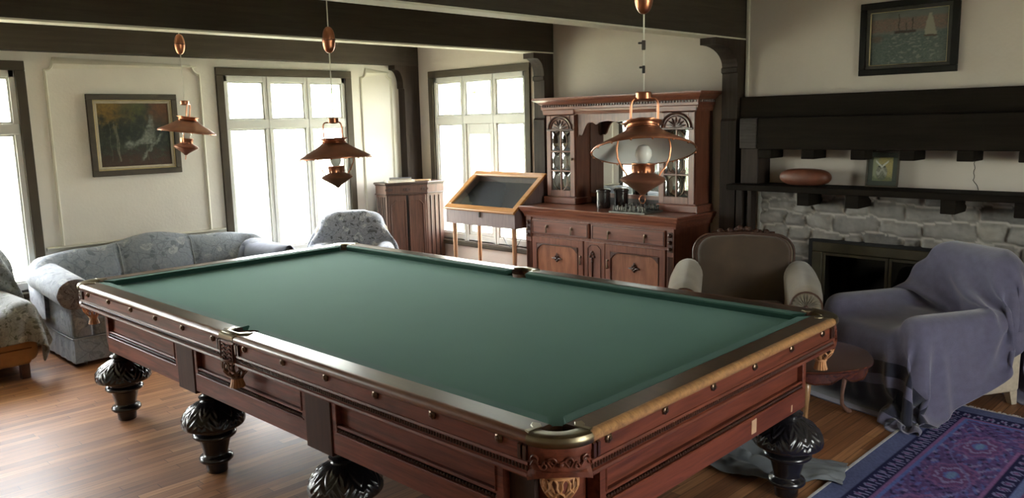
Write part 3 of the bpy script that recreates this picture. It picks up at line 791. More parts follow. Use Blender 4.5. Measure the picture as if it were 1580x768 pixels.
    for sx in (-1, 1):
        for v in vv:
            o = lg if first else lg.copy()
            if not first: COL.objects.link(o); o.parent = T
            first = False; o.location = (sx * (hx - e), v, 0); o.rotation_euler = (0, 0, v * 3 + sx)

def net(c, ztop, r, dark):
    """woven leather pocket net: a lattice of straps gathered in a fringe"""
    mb = MB(); n = 9; H = .085
    def P_(t, u):
        rr = r * (1.0 + .18 * math.sin(u * PI * .9)) * (1 - .62 * u ** 2.2)
        return (c[0] + rr * math.cos(t), c[1] + rr * math.sin(t), ztop - H * u)
    for i in range(n):
        for sg in (-1, 1):
            pth = []
            for k in range(13):
                u = k / 12
                t = 2 * PI * i / n + sg * (.62 * (u * 1.4) + .10 * math.sin(u * 4 * PI))
                pth.append(P_(t, u))
            mb.tube(pth, .0042, 5)
    mb.tube([P_(2 * PI * i / 20, 0) for i in range(20)], .006, 6, closed=True)
    mb.tube([P_(2 * PI * i / 16, 1) for i in range(16)], .008, 6, closed=True)
    N = mb.build('pocket_net', M['leather_dark'] if dark else M['leather'], T, smooth=True)
    fr = MB()
    for i in range(14):
        t = 2 * PI * i / 14; r0 = r * .36
        fr.tube([(c[0] + r0 * math.cos(t) * .9, c[1] + r0 * math.sin(t) * .9, ztop - H + .006), (c[0] + r0 * 1.05 * math.cos(t), c[1] + r0 * 1.05 * math.sin(t), ztop - H - .02), (c[0] + r0 * 1.45 * math.cos(t), c[1] + r0 * 1.45 * math.sin(t), ztop - H - .046)], .006, 5)
    fr.build('fringe', M['leather'], N, smooth=True)
build_table()

# ------------------------------------------------------------------ copper pendant lamps
def make_pendant(label, loc, rotz, cord_top, counter_z, tilt=(0.0, 0.0), clips=False, harp_yaw=0.0):
    """origin on the shade rim centre; local z up; loc is the rim centre"""
    t = thing('pendant_lamp', label, 'hanging lamp', loc, rotz, 'copper pendant lamps over the billiard table')
    Tm = xf(rot=(0, tilt[1], 0)) @ Matrix.Rotation(harp_yaw, 4, 'Z'); Ts = xf(rot=(tilt[0], tilt[1], 0))
    R0 = .20
    sh = MB(); n = 64
    sc = lambda tt, j, r, z: 0.0
    outer = [(R0, .000), (R0 - .004, .008), (.165, .025), (.125, .046), (.090, .067), (.064, .086)]
    sh.lathe(outer, n, Ts, cap=False)
    # scalloped turned rim with little nicks
    shade_ = sh.build('lamp_shade', M['copper_dull'], t, smooth=True)
    md = shade_.modifiers.new('solid', 'SOLIDIFY'); md.thickness = .0015; md.offset = 1
    MB().lathe([(R0 - .003, .001), (.163, .0225), (.123, .0435), (.088, .0645), (.062, .083)], n, Ts, cap=False).build('shade_lining', M['enamel'], shade_, smooth=True)
    rim = MB()
    rim.tube([tuple(Ts @ Vector((R0 * math.cos(2 * PI * i / 48), R0 * math.sin(2 * PI * i / 48), 0))) for i in range(48)], .003, 6, closed=True)
    for i in range(16):
        a = 2 * PI * i / 16
        rim.ball(tuple(Ts @ Vector((R0 * math.cos(a), R0 * math.sin(a), -.003))), .0045, 8)
    rim.build('shade_rim', M['copper'], shade_, smooth=True)
    crown = MB(); crown.lathe([(.064, .083), (.066, .090), (.061, .095), (.063, .104), (.077, .113)], 32, Ts, cap=False, disp=lambda tt, j, r, z: .004 * math.cos(10 * tt) if j == 4 else 0)
    co = crown.build('crown_ring', M['copper'], t, smooth=True)
    md = co.modifiers.new('solid', 'SOLIDIFY'); md.thickness = .002
    # cap, harp, lower arms
    zc = .205
    MB().lathe([(.010, zc - .012), (.024, zc - .008), (.030, zc - .004), (.030, zc + .018), (.026, zc + .022), (.0, zc + .022)], 28).build('canopy_cap', M['copper'], t, smooth=True)
    hp = MB(); w = .052
    path = [(-w, 0, .100), (-w, 0, .172)] + [(-w + (w * .32) * (1 - math.cos(a)), 0, .172 + .030 * math.sin(a)) for a in [PI / 2 * i / 5 for i in range(1, 6)]]
    path = path + [(-x, y, z) for x, y, z in path[::-1]]
    hp.tube([tuple(Tm @ Vector(p)) for p in path], .0042, 8); hp.build('harp', M['copper'], t, smooth=True)
    for sx in (-1, 1):
        ar = MB(); ar.tube([tuple(Tm @ Vector((sx * a, 0, b))) for a, b in ((.092, .060), (.100, .040), (.104, .012), (.100, -.025), (.084, -.060), (.066, -.085), (.058, -.105))], .0036, 7)
        ar.build('side_arm', M['copper'], t, smooth=True)
    ft = MB(); ft.lathe([(.0, -.168), (.010, -.166), (.016, -.158), (.040, -.142), (.072, -.122), (.086, -.112), (.088, -.106), (.080, -.098), (.055, -.088), (.042, -.080), (.040, -.055), (.044, -.050)], 36, Tm)
    ft.build('oil_font', M['copper_dull'], t, smooth=True, angle=55)
    gl = MB(); gl.lathe([(.043, -.079), (.043, -.052), (.046, -.048), (.046, -.044), (.0, -.044)], 24, Tm, disp=lambda tt, j, r, z: .0025 * math.cos(12 * tt) if j in (0, 1) else 0); gl.build('burner_gallery', M['copper'], t, smooth=True)
    MB().lathe([(.018, -.044), (.026, -.032), (.032, -.014), (.030, .006), (.020, .022), (.0, .028)], 24, Tm).build('light_bulb', M['opal'], t, smooth=True)
    rg = MB(); rg.tube([tuple(Tm @ Vector((.012 * math.cos(a), 0, -.184 + .016 * math.sin(a)))) for a in [2 * PI * i / 14 for i in range(14)]], .0022, 6, closed=True); rg.build('pull_ring', M['copper'], t, smooth=True)
    # cord and counterweight
    topz = cord_top - loc[2]
    MB().tube([(0, 0, zc + .02), (0, 0, topz)], .0030, 6).build('cord', M['cord'], t)
    cz = counter_z - loc[2]
    egg = [(.0, cz - .072)] + [(.036 * math.sin(PI * i / 16) ** .85 if i < 16 else 0, cz - .072 * math.cos(PI * i / 16)) for i in range(1, 16)] + [(.0, cz + .072)]
    e = MB().lathe(egg, 28).build('counterweight', M['copper'], t, smooth=True)
    MB().lathe([(.0362, cz - .004), (.0378, cz - .002), (.0378, cz + .002), (.0362, cz + .004)], 28, cap=False).build('weight_band', M['copper_dull'], e)
    MB().lathe([(.012, topz - .03), (.045, topz - .012), (.05, topz)], 24).build('ceiling_rose', M['copper_dull'], t, smooth=True)
    if clips:
        for dz, s in ((.40, 1.0), (.31, .8)):
            cb = MB(); cb.box(-.008 * s, .006 * s, -.006, .006, dz - .018 * s, dz + .018 * s, .002); cb.box(-.022 * s, -.004, -.004, .004, dz + .004, dz + .012, .002, M=None)
            cb.build('cord_clip', M['black'], t)
    return t
R45 = -PI / 4
l3 = make_pendant('nearest copper pendant lamp, white shade lining showing, in front of the sideboard', (2.60, 1.863, 1.625), R45, ZC, 2.210, (-.30, .02), clips=True)
l2 = make_pendant('middle copper pendant lamp hanging in front of the window behind the sofa end', (2.60, 3.995, 1.568), R45 + .1, ZC, 2.223, (-.03, -.04))
l1 = make_pendant('farthest copper pendant lamp, hung crooked, in front of the waterfall painting', (2.60, 5.92, 1.728), R45 + .15, ZC, 2.354, (-.02, .13), harp_yaw=PI / 2)

# ------------------------------------------------------------------ carved oak sideboard
def build_sideboard():
    # local: x along the width (0 at the right end seen from the room), y depth from the wall into the room, built in world axes
    t = thing('sideboard', 'tall carved oak sideboard with mirrored back, leaded glass doors and dentil cornice', 'sideboard', (5.62, 4.355, 0))
    ox, oy = 5.62, 4.355
    def W(mb, x0, x1, y0, y1, z0, z1, bev=.0, seg=1): mb.box(x0 - ox, x1 - ox, y0 - oy, y1 - oy, z0, z1, bev, seg)
    BX = XR - .03
    Y0, Y1 = 3.555, 5.155; FX = 5.37
    body = MB(); W(body, FX + .012, BX, Y0, Y1, .07, .90)
    body.build('base_cabinet', M['oak_z'], t)
    pl = MB(); W(pl, FX - .01, BX, Y0 - .01, Y1 + .01, 0, .09, .004); pl.build('plinth', M['oak'], t)
    ct = MB(); prof = [(0, .985), (-.02, .985), (-.0, .960), (.0, .972)]
    path = [(BX - ox, Y0 - .055 - oy, 0), (FX - .045 - ox, Y0 - .055 - oy, 0), (FX - .045 - ox, Y1 + .055 - oy, 0), (BX - ox, Y1 + .055 - oy, 0)]
    W(ct, FX + .012, BX, Y0 + .004, Y1 - .004, .955, .9845)
    ct.sweep(path[::-1], [(-.02, .985), (.0, .984), (.004, .976), (.0, .966), (-.006, .960), (-.010, .945), (-.022, .930), (-.034, .905), (-.036, .888), (-.06, .888), (-.06, .985)])
    ct.build('counter_top', M['oak'], t)
    # corner pilasters: rosette block over flutes
    for ya, yb in ((Y0, Y0 + .062), (Y1 - .062, Y1)):
        pb = MB(); W(pb, FX - .006, FX + .02, ya, yb, .09, .888); P0 = pb.build('pilaster', M['oak_z'], t)
        fl = MB()
        for i in range(4):
            y = ya + .012 + i * (yb - ya - .024) / 3
            fl.tube([(FX - .006 - ox, y - oy, .14), (FX - .006 - ox, y - oy, .665)], .0045, 6)
        W(fl, FX - .010, FX, ya + .006, yb - .006, .700, .86, .003)
        for z in (.725, .78, .835):
            fl.ball((FX - .012 - ox, (ya + yb) / 2 - oy, z), .017, 10)
        fl.build('carving', M['oak_carved'], P0, smooth=True)
    for ya, yb in ((3.635, 4.385), (4.415, 5.085)):
        d = MB(); W(d, FX - .008, FX + .02, ya, yb, .738, .870, .006, 2); D_ = d.build('drawer', M['oak'], t)
        m_ = MB()
        for (a, b, c, e) in ((ya + .012, yb - .012, .748, .753), (ya + .012, yb - .012, .855, .860)): W(m_, FX - .012, FX - .006, a, b, c, e)
        for a in (ya + .012, yb - .017): W(m_, FX - .012, FX - .006, a, a + .005, .748, .860)
        m_.build('drawer_moulding', M['oak_carved'], D_)
        for k, y in enumerate((ya + .19, yb - .19)):
            h = MB(); X = FX - .010 - ox; Y = y - oy
            h.lathe([(.0, 0), (.016, .001), (.017, .004), (.008, .007), (.006, .014), (.0, .016)], 14, Matrix.Translation((X, Y, .812)) @ Matrix.Rotation(-PI / 2, 4, 'Y'))
            h.tube([(X - .012, Y, .812), (X - .016, Y, .800), (X - .015, Y, .785), (X - .013, Y, .770)], .005, 7, rads=[.004, .0045, .007, .009])
            h.ball((X - .014, Y, .764), .008, 8)
            h.build('drawer_pull', M['handle'], D_, smooth=True)
    def door(ya, yb, hinge):
        z0, z1 = .105, .715
        d = MB(); W(d, FX - .004, FX + .014, ya, yb, z0, z1)
        for a, b in ((ya, ya + .058), (yb - .058, yb)): W(d, FX - .012, FX, a, b, z0, z1, .004)
        for a, b in ((z0, z0 + .06), (z1 - .06, z1)): W(d, FX - .012, FX, ya + .05, yb - .05, a, b, .004)
        D_ = d.build('cabinet_door', M['oak_z'], t)
        pn = MB(); W(pn, FX - .007, FX, ya + .055, yb - .055, z0 + .055, z1 - .055); pn.build('door_panel', M['oak_panel'], D_)
        cv = MB(); X = FX - .013 - ox
        def line(pts, r=.0045): cv.tube([(X, y - oy, z) for y, z in pts], r, 6)
        ya2, yb2, zz0, zz1 = ya + .062, yb - .062, z0 + .064, z1 - .064
        k = .085
        arc = lambda cy, sgn: [(cy + sgn * (k * (1 - math.cos(a))), zz1 - k * .62 * (1 - math.sin(a)) ) for a in [PI / 2 * i / 8 for i in range(9)]]
        L = [(ya2, zz0), (ya2, zz1 - k * .62)] + arc(ya2, 1)[1:] + arc(yb2, -1)[::-1] + [(yb2, zz1 - k * .62), (yb2, zz0), (ya2, zz0)]
        line(L)
        for cy, sg in ((ya2, 1), (yb2, -1)):     # corner spandrels with a scroll
            tri = [(cy, zz1), (cy + sg * k * .95, zz1), (cy + sg * k * .45, zz1 - k * .22), (cy + sg * .012, zz1 - k * .55), (cy, zz1 - k * .62)]
            cv.prism([(y - oy, z) for y, z in tri], X - .004, X + .006, Matrix(((0, 0, 1, 0), (1, 0, 0, 0), (0, 1, 0, 0), (0, 0, 0, 1))))
            line([(cy + sg * (.026 + (.018 - .0016 * q) * math.cos(q * .75)), zz1 - .020 + (.015 - .0013 * q) * math.sin(q * .75)) for q in range(10)], .003)
        cy, cz = (ya + yb) / 2, .535               # carved palmette in the middle of the panel
        for a, r_ in ((90, .05), (45, .034), (135, .034), (0, .058), (180, .058), (-45, .030), (-135, .030), (-90, .036)):
            ra = math.radians(a)
            cv.tube([(X + .003, cy - oy, cz), (X - .004, cy - oy + r_ * .6 * math.cos(ra), cz + r_ * .6 * math.sin(ra)), (X, cy - oy + r_ * math.cos(ra), cz + r_ * math.sin(ra))], .007, 7, rads=[.007, .0085, .003])
        cv.ball((X - .003, cy - oy, cz), .012, 10)
        cv.build('carving', M['oak_carved'], D_, smooth=True)
        h = MB(); hy_ = yb - .028 if hinge < 0 else ya + .028
        h.lathe([(.0, 0), (.012, .001), (.012, .004), (.0, .010)], 12, Matrix.Translation((X, hy_ - oy, .575)) @ Matrix.Rotation(-PI / 2, 4, 'Y'))
        h.tube([(X - .008, hy_ - oy, .575), (X - .012, hy_ - oy, .555), (X - .010, hy_ - oy, .520)], .006, 7, rads=[.004, .005, .010])
        h.ball((X - .010, hy_ - oy, .512), .009, 8); h.build('drop_handle', M['handle'], D_, smooth=True)
    door(3.630, 4.235, -1); door(4.475, 5.080, 1)
    mid = MB(); W(mid, FX - .006, FX + .02, 4.245, 4.465, .105, .715); mp = mid.build('centre_stile', M['oak_z'], t)
    cv = MB(); X = FX - .008 - ox; cyy = 4.375 - oy
    for (a, b) in ((.0, .60), (.022, .62), (-.022, .62), (.012, .645), (-.012, .645), (0, .66), (.0, .575)): cv.ball((X, cyy + a, b - .03), .013, 8)
    cv.tube([(X, cyy, .56), (X - .002, cyy, .45), (X, cyy, .30)], .005, 6, rads=[.009, .006, .003])
    for y_ in (4.285, 4.425): cv.tube([(X, y_ - oy, .13), (X, y_ - oy, .66), (X, (y_ + 4.355) / 2 - oy, .69), (X, 4.355 - oy, .692)], .0035, 5)
    cv.build('carving', M['oak_carved'], mp, smooth=True)
    # superstructure
    UX = 5.665; U0, U1 = 3.545, 5.185
    for pa, pb_ in ((U0 - .012, 3.925), (4.805, U1 + .012)):
        pl = MB(); W(pl, UX - .012, BX, pa, pb_, .985, 1.048, .006); pl.build('upper_plinth', M['oak'], t)
    bk = MB(); W(bk, BX - .012, BX, U0, U1, .985, 1.86); bk.build('back_board', M['walnut_dark'], t)
    def side_cab(ya, yb, handle_left):
        c = MB()
        W(c, UX + .02, BX, ya, ya + .022, 1.048, 1.80); W(c, UX + .02, BX, yb - .022, yb, 1.048, 1.80)
        W(c, UX + .02, BX, ya + .022, yb - .022, 1.048, 1.066)
        for z in (1.27, 1.50): W(c, UX + .04, BX, ya + .022, yb - .022, z, z + .012)
        c.build('glazed_cabinet', M['oak_z'], t)
        d = MB(); da, db = ya + .006, yb - .006; w = .052; z0, z1 = 1.055, 1.795
        W(d, UX, UX + .02, da, da + w, z0, z1, .003); W(d, UX, UX + .02, db - w, db, z0, z1, .003); W(d, UX, UX + .02, da + w, db - w, z0, z0 + .055, .003)
        W(d, UX, UX + .02, da + w, db - w, 1.655, z1, .003)
        ym = (da + db) / 2
        W(d, UX + .003, UX + .016, ym - .005, ym + .005, z0 + .05, 1.66)
        for z in (1.285, 1.462): W(d, UX + .002, UX + .017, da + w, db - w, z, z + .010)
        D_ = d.build('glazed_door', M['oak_z'], t)
        fan = MB(); X = UX - .002 - ox; R_ = (db - da) / 2 - .030
        pts = [(R_ * math.cos(a), R_ * .82 * math.sin(a)) for a in [PI * i / 16 for i in range(17)]]
        fan.tube([(X - .004, ym - oy + a, 1.672 + b) for a, b in pts], .010, 8)
        fan.tube([(X - .002, ym - oy + a * .78, 1.675 + b * .78) for a, b in pts], .005, 6)
        W(fan, UX - .012, UX, ym - R_ - .022, ym + R_ + .022, 1.655, 1.672, .004)
        for i in range(7):
            a = PI * (i + .5) / 7
            fan.tube([(X, ym - oy, 1.676), (X - .006, ym - oy + R_ * .4 * math.cos(a), 1.676 + R_ * .36 * math.sin(a)), (X, ym - oy + R_ * .66 * math.cos(a), 1.676 + R_ * .56 * math.sin(a))], .006, 6, rads=[.004, .009, .004])
        fan.build('fan_carving', M['oak_carved'], D_, smooth=True)
        # bevelled glass with curved leading
        GA, GB = da + w, db - w
        gl = MB(); ld = MB()
        cells = [(1.110, 1.285), (1.295, 1.462), (1.472, 1.655)]
        for (za, zb_) in cells:
            for (a, b) in ((GA, ym - .005), (ym + .005, GB)):
                # lens-shaped raised facets
                n = 12; ringo = []; ringi = []
                cy, cz = (a + b) / 2, (za + zb_) / 2; hw, hh = (b - a) / 2, (zb_ - za) / 2
                inner = ym
                for i in range(24):
                    an = 2 * PI * i / 24
                    sx_ = math.copysign(abs(math.cos(an)) ** .3, math.cos(an)); sz_ = math.copysign(abs(math.sin(an)) ** .3, math.sin(an))
                    ringo.append((UX + .012 - ox, cy + hw * sx_ - oy, cz + hh * sz_))
                    ringi.append((UX + .004 - ox, cy + hw * .58 * math.cos(an) - oy, cz + hh * .70 * math.sin(an)))
                gl.loft([ringo, ringi]); 
                sgn = 1 if cy < ym else -1
                ld.tube([(UX + .002 - ox, cy + sgn * hw * (.95 - 1.3 * math.sin(q)) - oy, cz + hh * math.cos(q)) for q in [PI * i / 8 for i in range(9)]], .0028, 5)
        g_ = gl.build('bevelled_pane', M['bevel_glass'], D_, smooth=True, angle=10)
        ld.build('leading', M['handle'], D_, smooth=True)
        h = MB(); hy_ = (da + .022) if handle_left < 0 else (db - .022)
        h.ball((UX - .010 - ox, hy_ - oy, 1.40), .012, 10); h.tube([(UX - ox, hy_ - oy, 1.40), (UX - .02 - ox, hy_ - oy, 1.40)], .006, 8); h.build('door_knob', M['handle'], D_, smooth=True)
    side_cab(3.565, 3.915, 1); side_cab(4.815, 5.165, -1)
    # mirror and valance of the open bay
    mf = MB(); W(mf, BX - .03, BX - .012, 3.925, 4.805, 1.048, 1.085); W(mf, BX - .03, BX - .012, 3.925, 4.805, 1.76, 1.80); mf.build('mirror_frame', M['oak'], t)
    mr = MB(); W(mr, BX - .022, BX - .014, 3.925, 4.805, 1.08, 1.765); mr.build('mirror', M['mirror'], t)
    va = MB(); ya, yb = 3.925, 4.805; N = 48; top = 1.80
    pts = []
    for i in range(N + 1):
        u = i / N; y = ya + (yb - ya) * u; v = min(u, 1 - u) * 2
        if v < .10: z = 1.60 + .02 * math.sin(v / .10 * PI)
        elif v < .30: z = 1.60 + .125 * math.sin((v - .10) / .20 * PI / 2)
        elif v < .40: z = 1.725
        elif v < .55: z = 1.725 - .018 * math.sin((v - .40) / .15 * PI)
        else: z = 1.725 + .012 * math.sin((v - .55) / .45 * PI)
        pts.append((y - oy, z))
    poly = pts + [(yb - oy, top), (ya - oy, top)]
    va.prism(poly, UX + .035 - ox, UX + .055 - ox, Matrix(((0, 0, 1, 0), (1, 0, 0, 0), (0, 1, 0, 0), (0, 0, 0, 1))))
    va.build('valance', M['oak_z'], t)
    # cornice with dentils; breaks forward over the side cabinets
    co = MB()
    def corn(x_off, ya, yb, ends):
        X = UX + x_off
        prof = [(-.05, 1.80), (.0, 1.80), (.004, 1.815), (.010, 1.828), (.012, 1.846), (.020, 1.850), (.020, 1.868), (.020, 1.890), (.034, 1.898), (.050, 1.915), (.078, 1.932), (.084, 1.945), (.084, 1.955), (-.05, 1.955)]
        path = [(X - ox, yb - oy, 0), (X - ox, ya - oy, 0)]
        if ends[1]: path = [(BX - ox, yb - oy, 0)] + path
        if ends[0]: path = path + [(BX - ox, ya - oy, 0)]
        co.sweep(path, prof)
        W(co, X + .04, BX, ya + .045, yb - .045, 1.80, 1.955)
    corn(0, U0 + .0, U1, (True, True))
    C_ = co.build('cornice', M['oak'], t)
    for pa, pb_ in ((U0, 3.925), (4.805, U1)):
        br = MB(); W(br, UX - .022, UX + .03, pa, pb_, 1.80, 1.848, .006); br.build('cornice_break', M['oak'], C_)
    de = MB(); n = 58
    for i in range(n):
        y = U0 - .012 + (U1 - U0 + .024) * (i + .5) / n
        W(de, UX - .030, UX - .015, y - .009, y + .009, 1.870, 1.889, .003)
    for i in range(8):
        x = UX + .0 + i * .028; W(de, x, x + .018, U0 - .030, U0 - .015, 1.870, 1.889, .003)
    de.build('dentils', M['oak_carved'], C_)
build_sideboard()

# things on the sideboard
def jar(loc, label, s=1.0):
    t = thing('lidded_jar', label, 'jar', loc)
    MB().lathe([(.0, 0), (.058 * s, 0), (.062 * s, .006), (.063 * s, .03), (.062 * s, .10 * s), (.063 * s, .145 * s)], 32).build('jar_body', M['jar'], t, smooth=True)
    MB().lathe([(.066 * s, .143 * s), (.069 * s, .150 * s), (.068 * s, .160 * s), (.058 * s, .166 * s), (.052 * s, .170 * s), (.0, .172 * s)], 32).build('lid', M['jar'], t, smooth=True)
    return t
jar((5.600, 4.440, .985), 'dark glazed lidded jar on the sideboard, the left one, clear of the lamp', .98)
jar((5.745, 4.355, .985), 'dark glazed lidded jar on the sideboard, half hidden behind the nearest lamp', .98)
cb = thing('chess_board', 'small grey chess board on the sideboard counter', 'chess board', (5.490, 4.010, .985), .06)
MB().box(-.145, .145, -.175, .175, 0, .014, .003).build('board', M['pewter'], cb)
sq = MB()
for i in range(8):
    for j in range(8):
        if (i + j) % 2: sq.box(-.132 + i * .033, -.132 + (i + 1) * .033, -.160 + j * .040, -.160 + (j + 1) * .040, .0135, .0148)
sq.build('dark_squares', M['pewter_dark'], cb)
rnd = random.Random(5)
kinds = {}
def chess_proto(kind, dark, loc):
    H = {'pawn': .036, 'rook': .042, 'knight': .048, 'bishop': .052, 'queen': .060, 'king': .066}[kind]
    t = thing('chess_piece', 'small %s metal chess %s standing on the grey board' % ('dark' if dark else 'pale grey', kind), 'chess piece', loc, 0, ('dark' if dark else 'pale') + ' chess ' + kind + 's')
    m_ = M['pewter_dark'] if dark else M['pewter']
    b = MB(); b.lathe([(.0, 0), (.0125, 0), (.013, .004), (.009, .008), (.0065, .014), (.0055, H * .55), (.008, H * .6), (.0075, H * .66), (.0, H * .68)], 12); b.build('piece_body', m_, t, smooth=True)
    h = MB(); z = H * .64
    if kind == 'pawn': h.ball((0, 0, z + .006), .0075, 10)
    elif kind == 'rook': h.lathe([(.007, z), (.0095, z + .004), (.0095, H), (.0, H)], 12)
    elif kind == 'knight': h.tube([(0, 0, z), (.001, .003, z + .008), (.0, .0, H - .004), (0, -.009, H - .010)], .006, 8, rads=[.0065, .0075, .0065, .004])
    elif kind == 'bishop': h.lathe([(.004, z), (.0075, z + .006), (.0055, z + .013), (.0, H)], 10)
    else:
        h.lathe([(.005, z), (.009, H - .008), (.006, H - .005), (.0, H - .003)], 10); h.ball((0, 0, H - .002), .003, 6)
    h.build('piece_head', m_, t, smooth=True)
    return t
order = ['rook', 'knight', 'bishop', 'queen', 'king', 'bishop', 'knight', 'rook']
brd = cb.matrix_basis.copy()
def sqpos(i, j):
    v = Matrix.Translation((5.490, 4.010, .985)) @ Matrix.Rotation(.06, 4, 'Z') @ Vector((-.132 + (i + .5) * .033, -.160 + (j + .5) * .040, .0148))
    return (v.x, v.y, v.z)
setup = []
for j in range(8):
    setup += [(order[j], True, (7, j)), ('pawn', True, (6 if j not in (3, 5) else 4, j)), (order[j], False, (0, j)), ('pawn', False, (1 if j not in (2, 4) else 3, j))]
for kind, dark, (i, j) in setup:
    p = sqpos(i, j)
    if (kind, dark) not in kinds: kinds[(kind, dark)] = chess_proto(kind, dark, p)
    else: dup(kinds[(kind, dark)], p, rnd.uniform(-.5, .5))

# ------------------------------------------------------------------ slant-top display case
def build_case():
    X0, X1, Y0, Y1 = 5.290, 5.765, 5.230, 6.215
    t = thing('display_case', 'slant-top glazed display case with honey-coloured frame on slim legs by the window', 'display case', ((X0 + X1) / 2, (Y0 + Y1) / 2, 0))
    ox, oy = (X0 + X1) / 2, (Y0 + Y1) / 2
    zf0, zf1, zb = .765, .905, 1.225
    side = [(X0 + .01, zf0), (X0 + .01, zf1), (X1 - .03, zb), (X1, zb), (X1, zf0)]
    S = MB(); sw = Matrix(((1, 0, 0, -ox), (0, 0, 1, -oy), (0, 1, 0, 0), (0, 0, 0, 1)))
    S.prism(side, Y0 + .01, Y0 + .03, sw); S.prism(side, Y1 - .03, Y1 - .01, sw)
    S.box(X0 + .012 - ox, X0 + .03 - ox, Y0 + .03 - oy, Y1 - .03 - oy, zf0, zf1 - .002); S.box(X1 - .02 - ox, X1 - ox, Y0 + .03 - oy, Y1 - .03 - oy, zf0, zb)
    S.box(X0 + .03 - ox, X1 - .02 - ox, Y0 + .03 - oy, Y1 - .03 - oy, zf0, zf0 + .02)
    S.build('case_box', M['case_side'], t)
    ang = math.atan2(zb - zf1, X1 - .03 - X0 - .01)
    Ls = math.hypot(X1 - .03 - X0 - .01, zb - zf1) + .03
    Mx = Matrix.Translation((X0 - ox, 0, zf1 - .002)) @ Matrix.Rotation(-ang, 4, 'Y')
    hw = (Y1 - Y0) / 2; w = .062; F = MB()
    F.box(-.008, w, -hw, hw, 0, .024, .005, M=Mx); F.box(Ls - w, Ls, -hw, hw, 0, .024, .005, M=Mx)
    F.box(w, Ls - w, -hw, -hw + w, 0, .024, .005, M=Mx); F.box(w, Ls - w, hw - w, hw, 0, .024, .005, M=Mx)
    fr = F.build('lid_frame', M['pine'], t)
    G = MB(); G.box(w - .004, Ls - w + .004, -hw + w - .004, hw - w + .004, .008, .013, M=Mx); G.build('lid_glass', M['glass_lid'], fr)
    Bd = MB(); Bd.box(w - .03, Ls - w + .03, -hw + .04, hw - .04, -.075, -.070, M=Mx); Bd.build('velvet_tray', M['case_bed'], t)
    tg = MB(); tg.box(w + .03, w + .055, -.12, -.03, -.069, -.066, M=Mx); tg.build('caption_card', M['paper'], t)
    lt = MB(); lt.box(X0 - .004 - ox, X0 + .012 - ox, -.022, -.002, .848, .905, .002); lt.build('latch', M['frame_grey'], t)
    L0 = None
    for x, y in ((X0 + .05, Y0 + .06), (X0 + .05, Y1 - .09), (X1 - .09, Y0 + .06), (X1 - .09, Y1 - .09)):
        if L0 is None:
            L0 = MB().lathe([(.013, 0), (.015, .01), (.022, .60), (.023, zf0)], 16).build('leg', M['beech'], t, smooth=True); o = L0
        else: o = L0.copy(); COL.objects.link(o); o.parent = t
        o.location = (x - ox, y - oy, 0)
M['glass_lid'] = glassy('lid_glass', (.9, .92, .92), .045)
build_case()
pc = MB().tube([(5.865, 5.72, .64), (5.862, 5.72, .56), (5.86, 5.76, .495), (5.86, 5.84, .470), (5.86, 5.91, .490), (5.86, 5.96, .56), (5.862, 5.98, .64), (5.862, 5.97, .70)], .004, 6).build('power_cord', M['black'], smooth=True)
tag(pc, 'thin black cord looped on the window sill below the display case', 'cord')

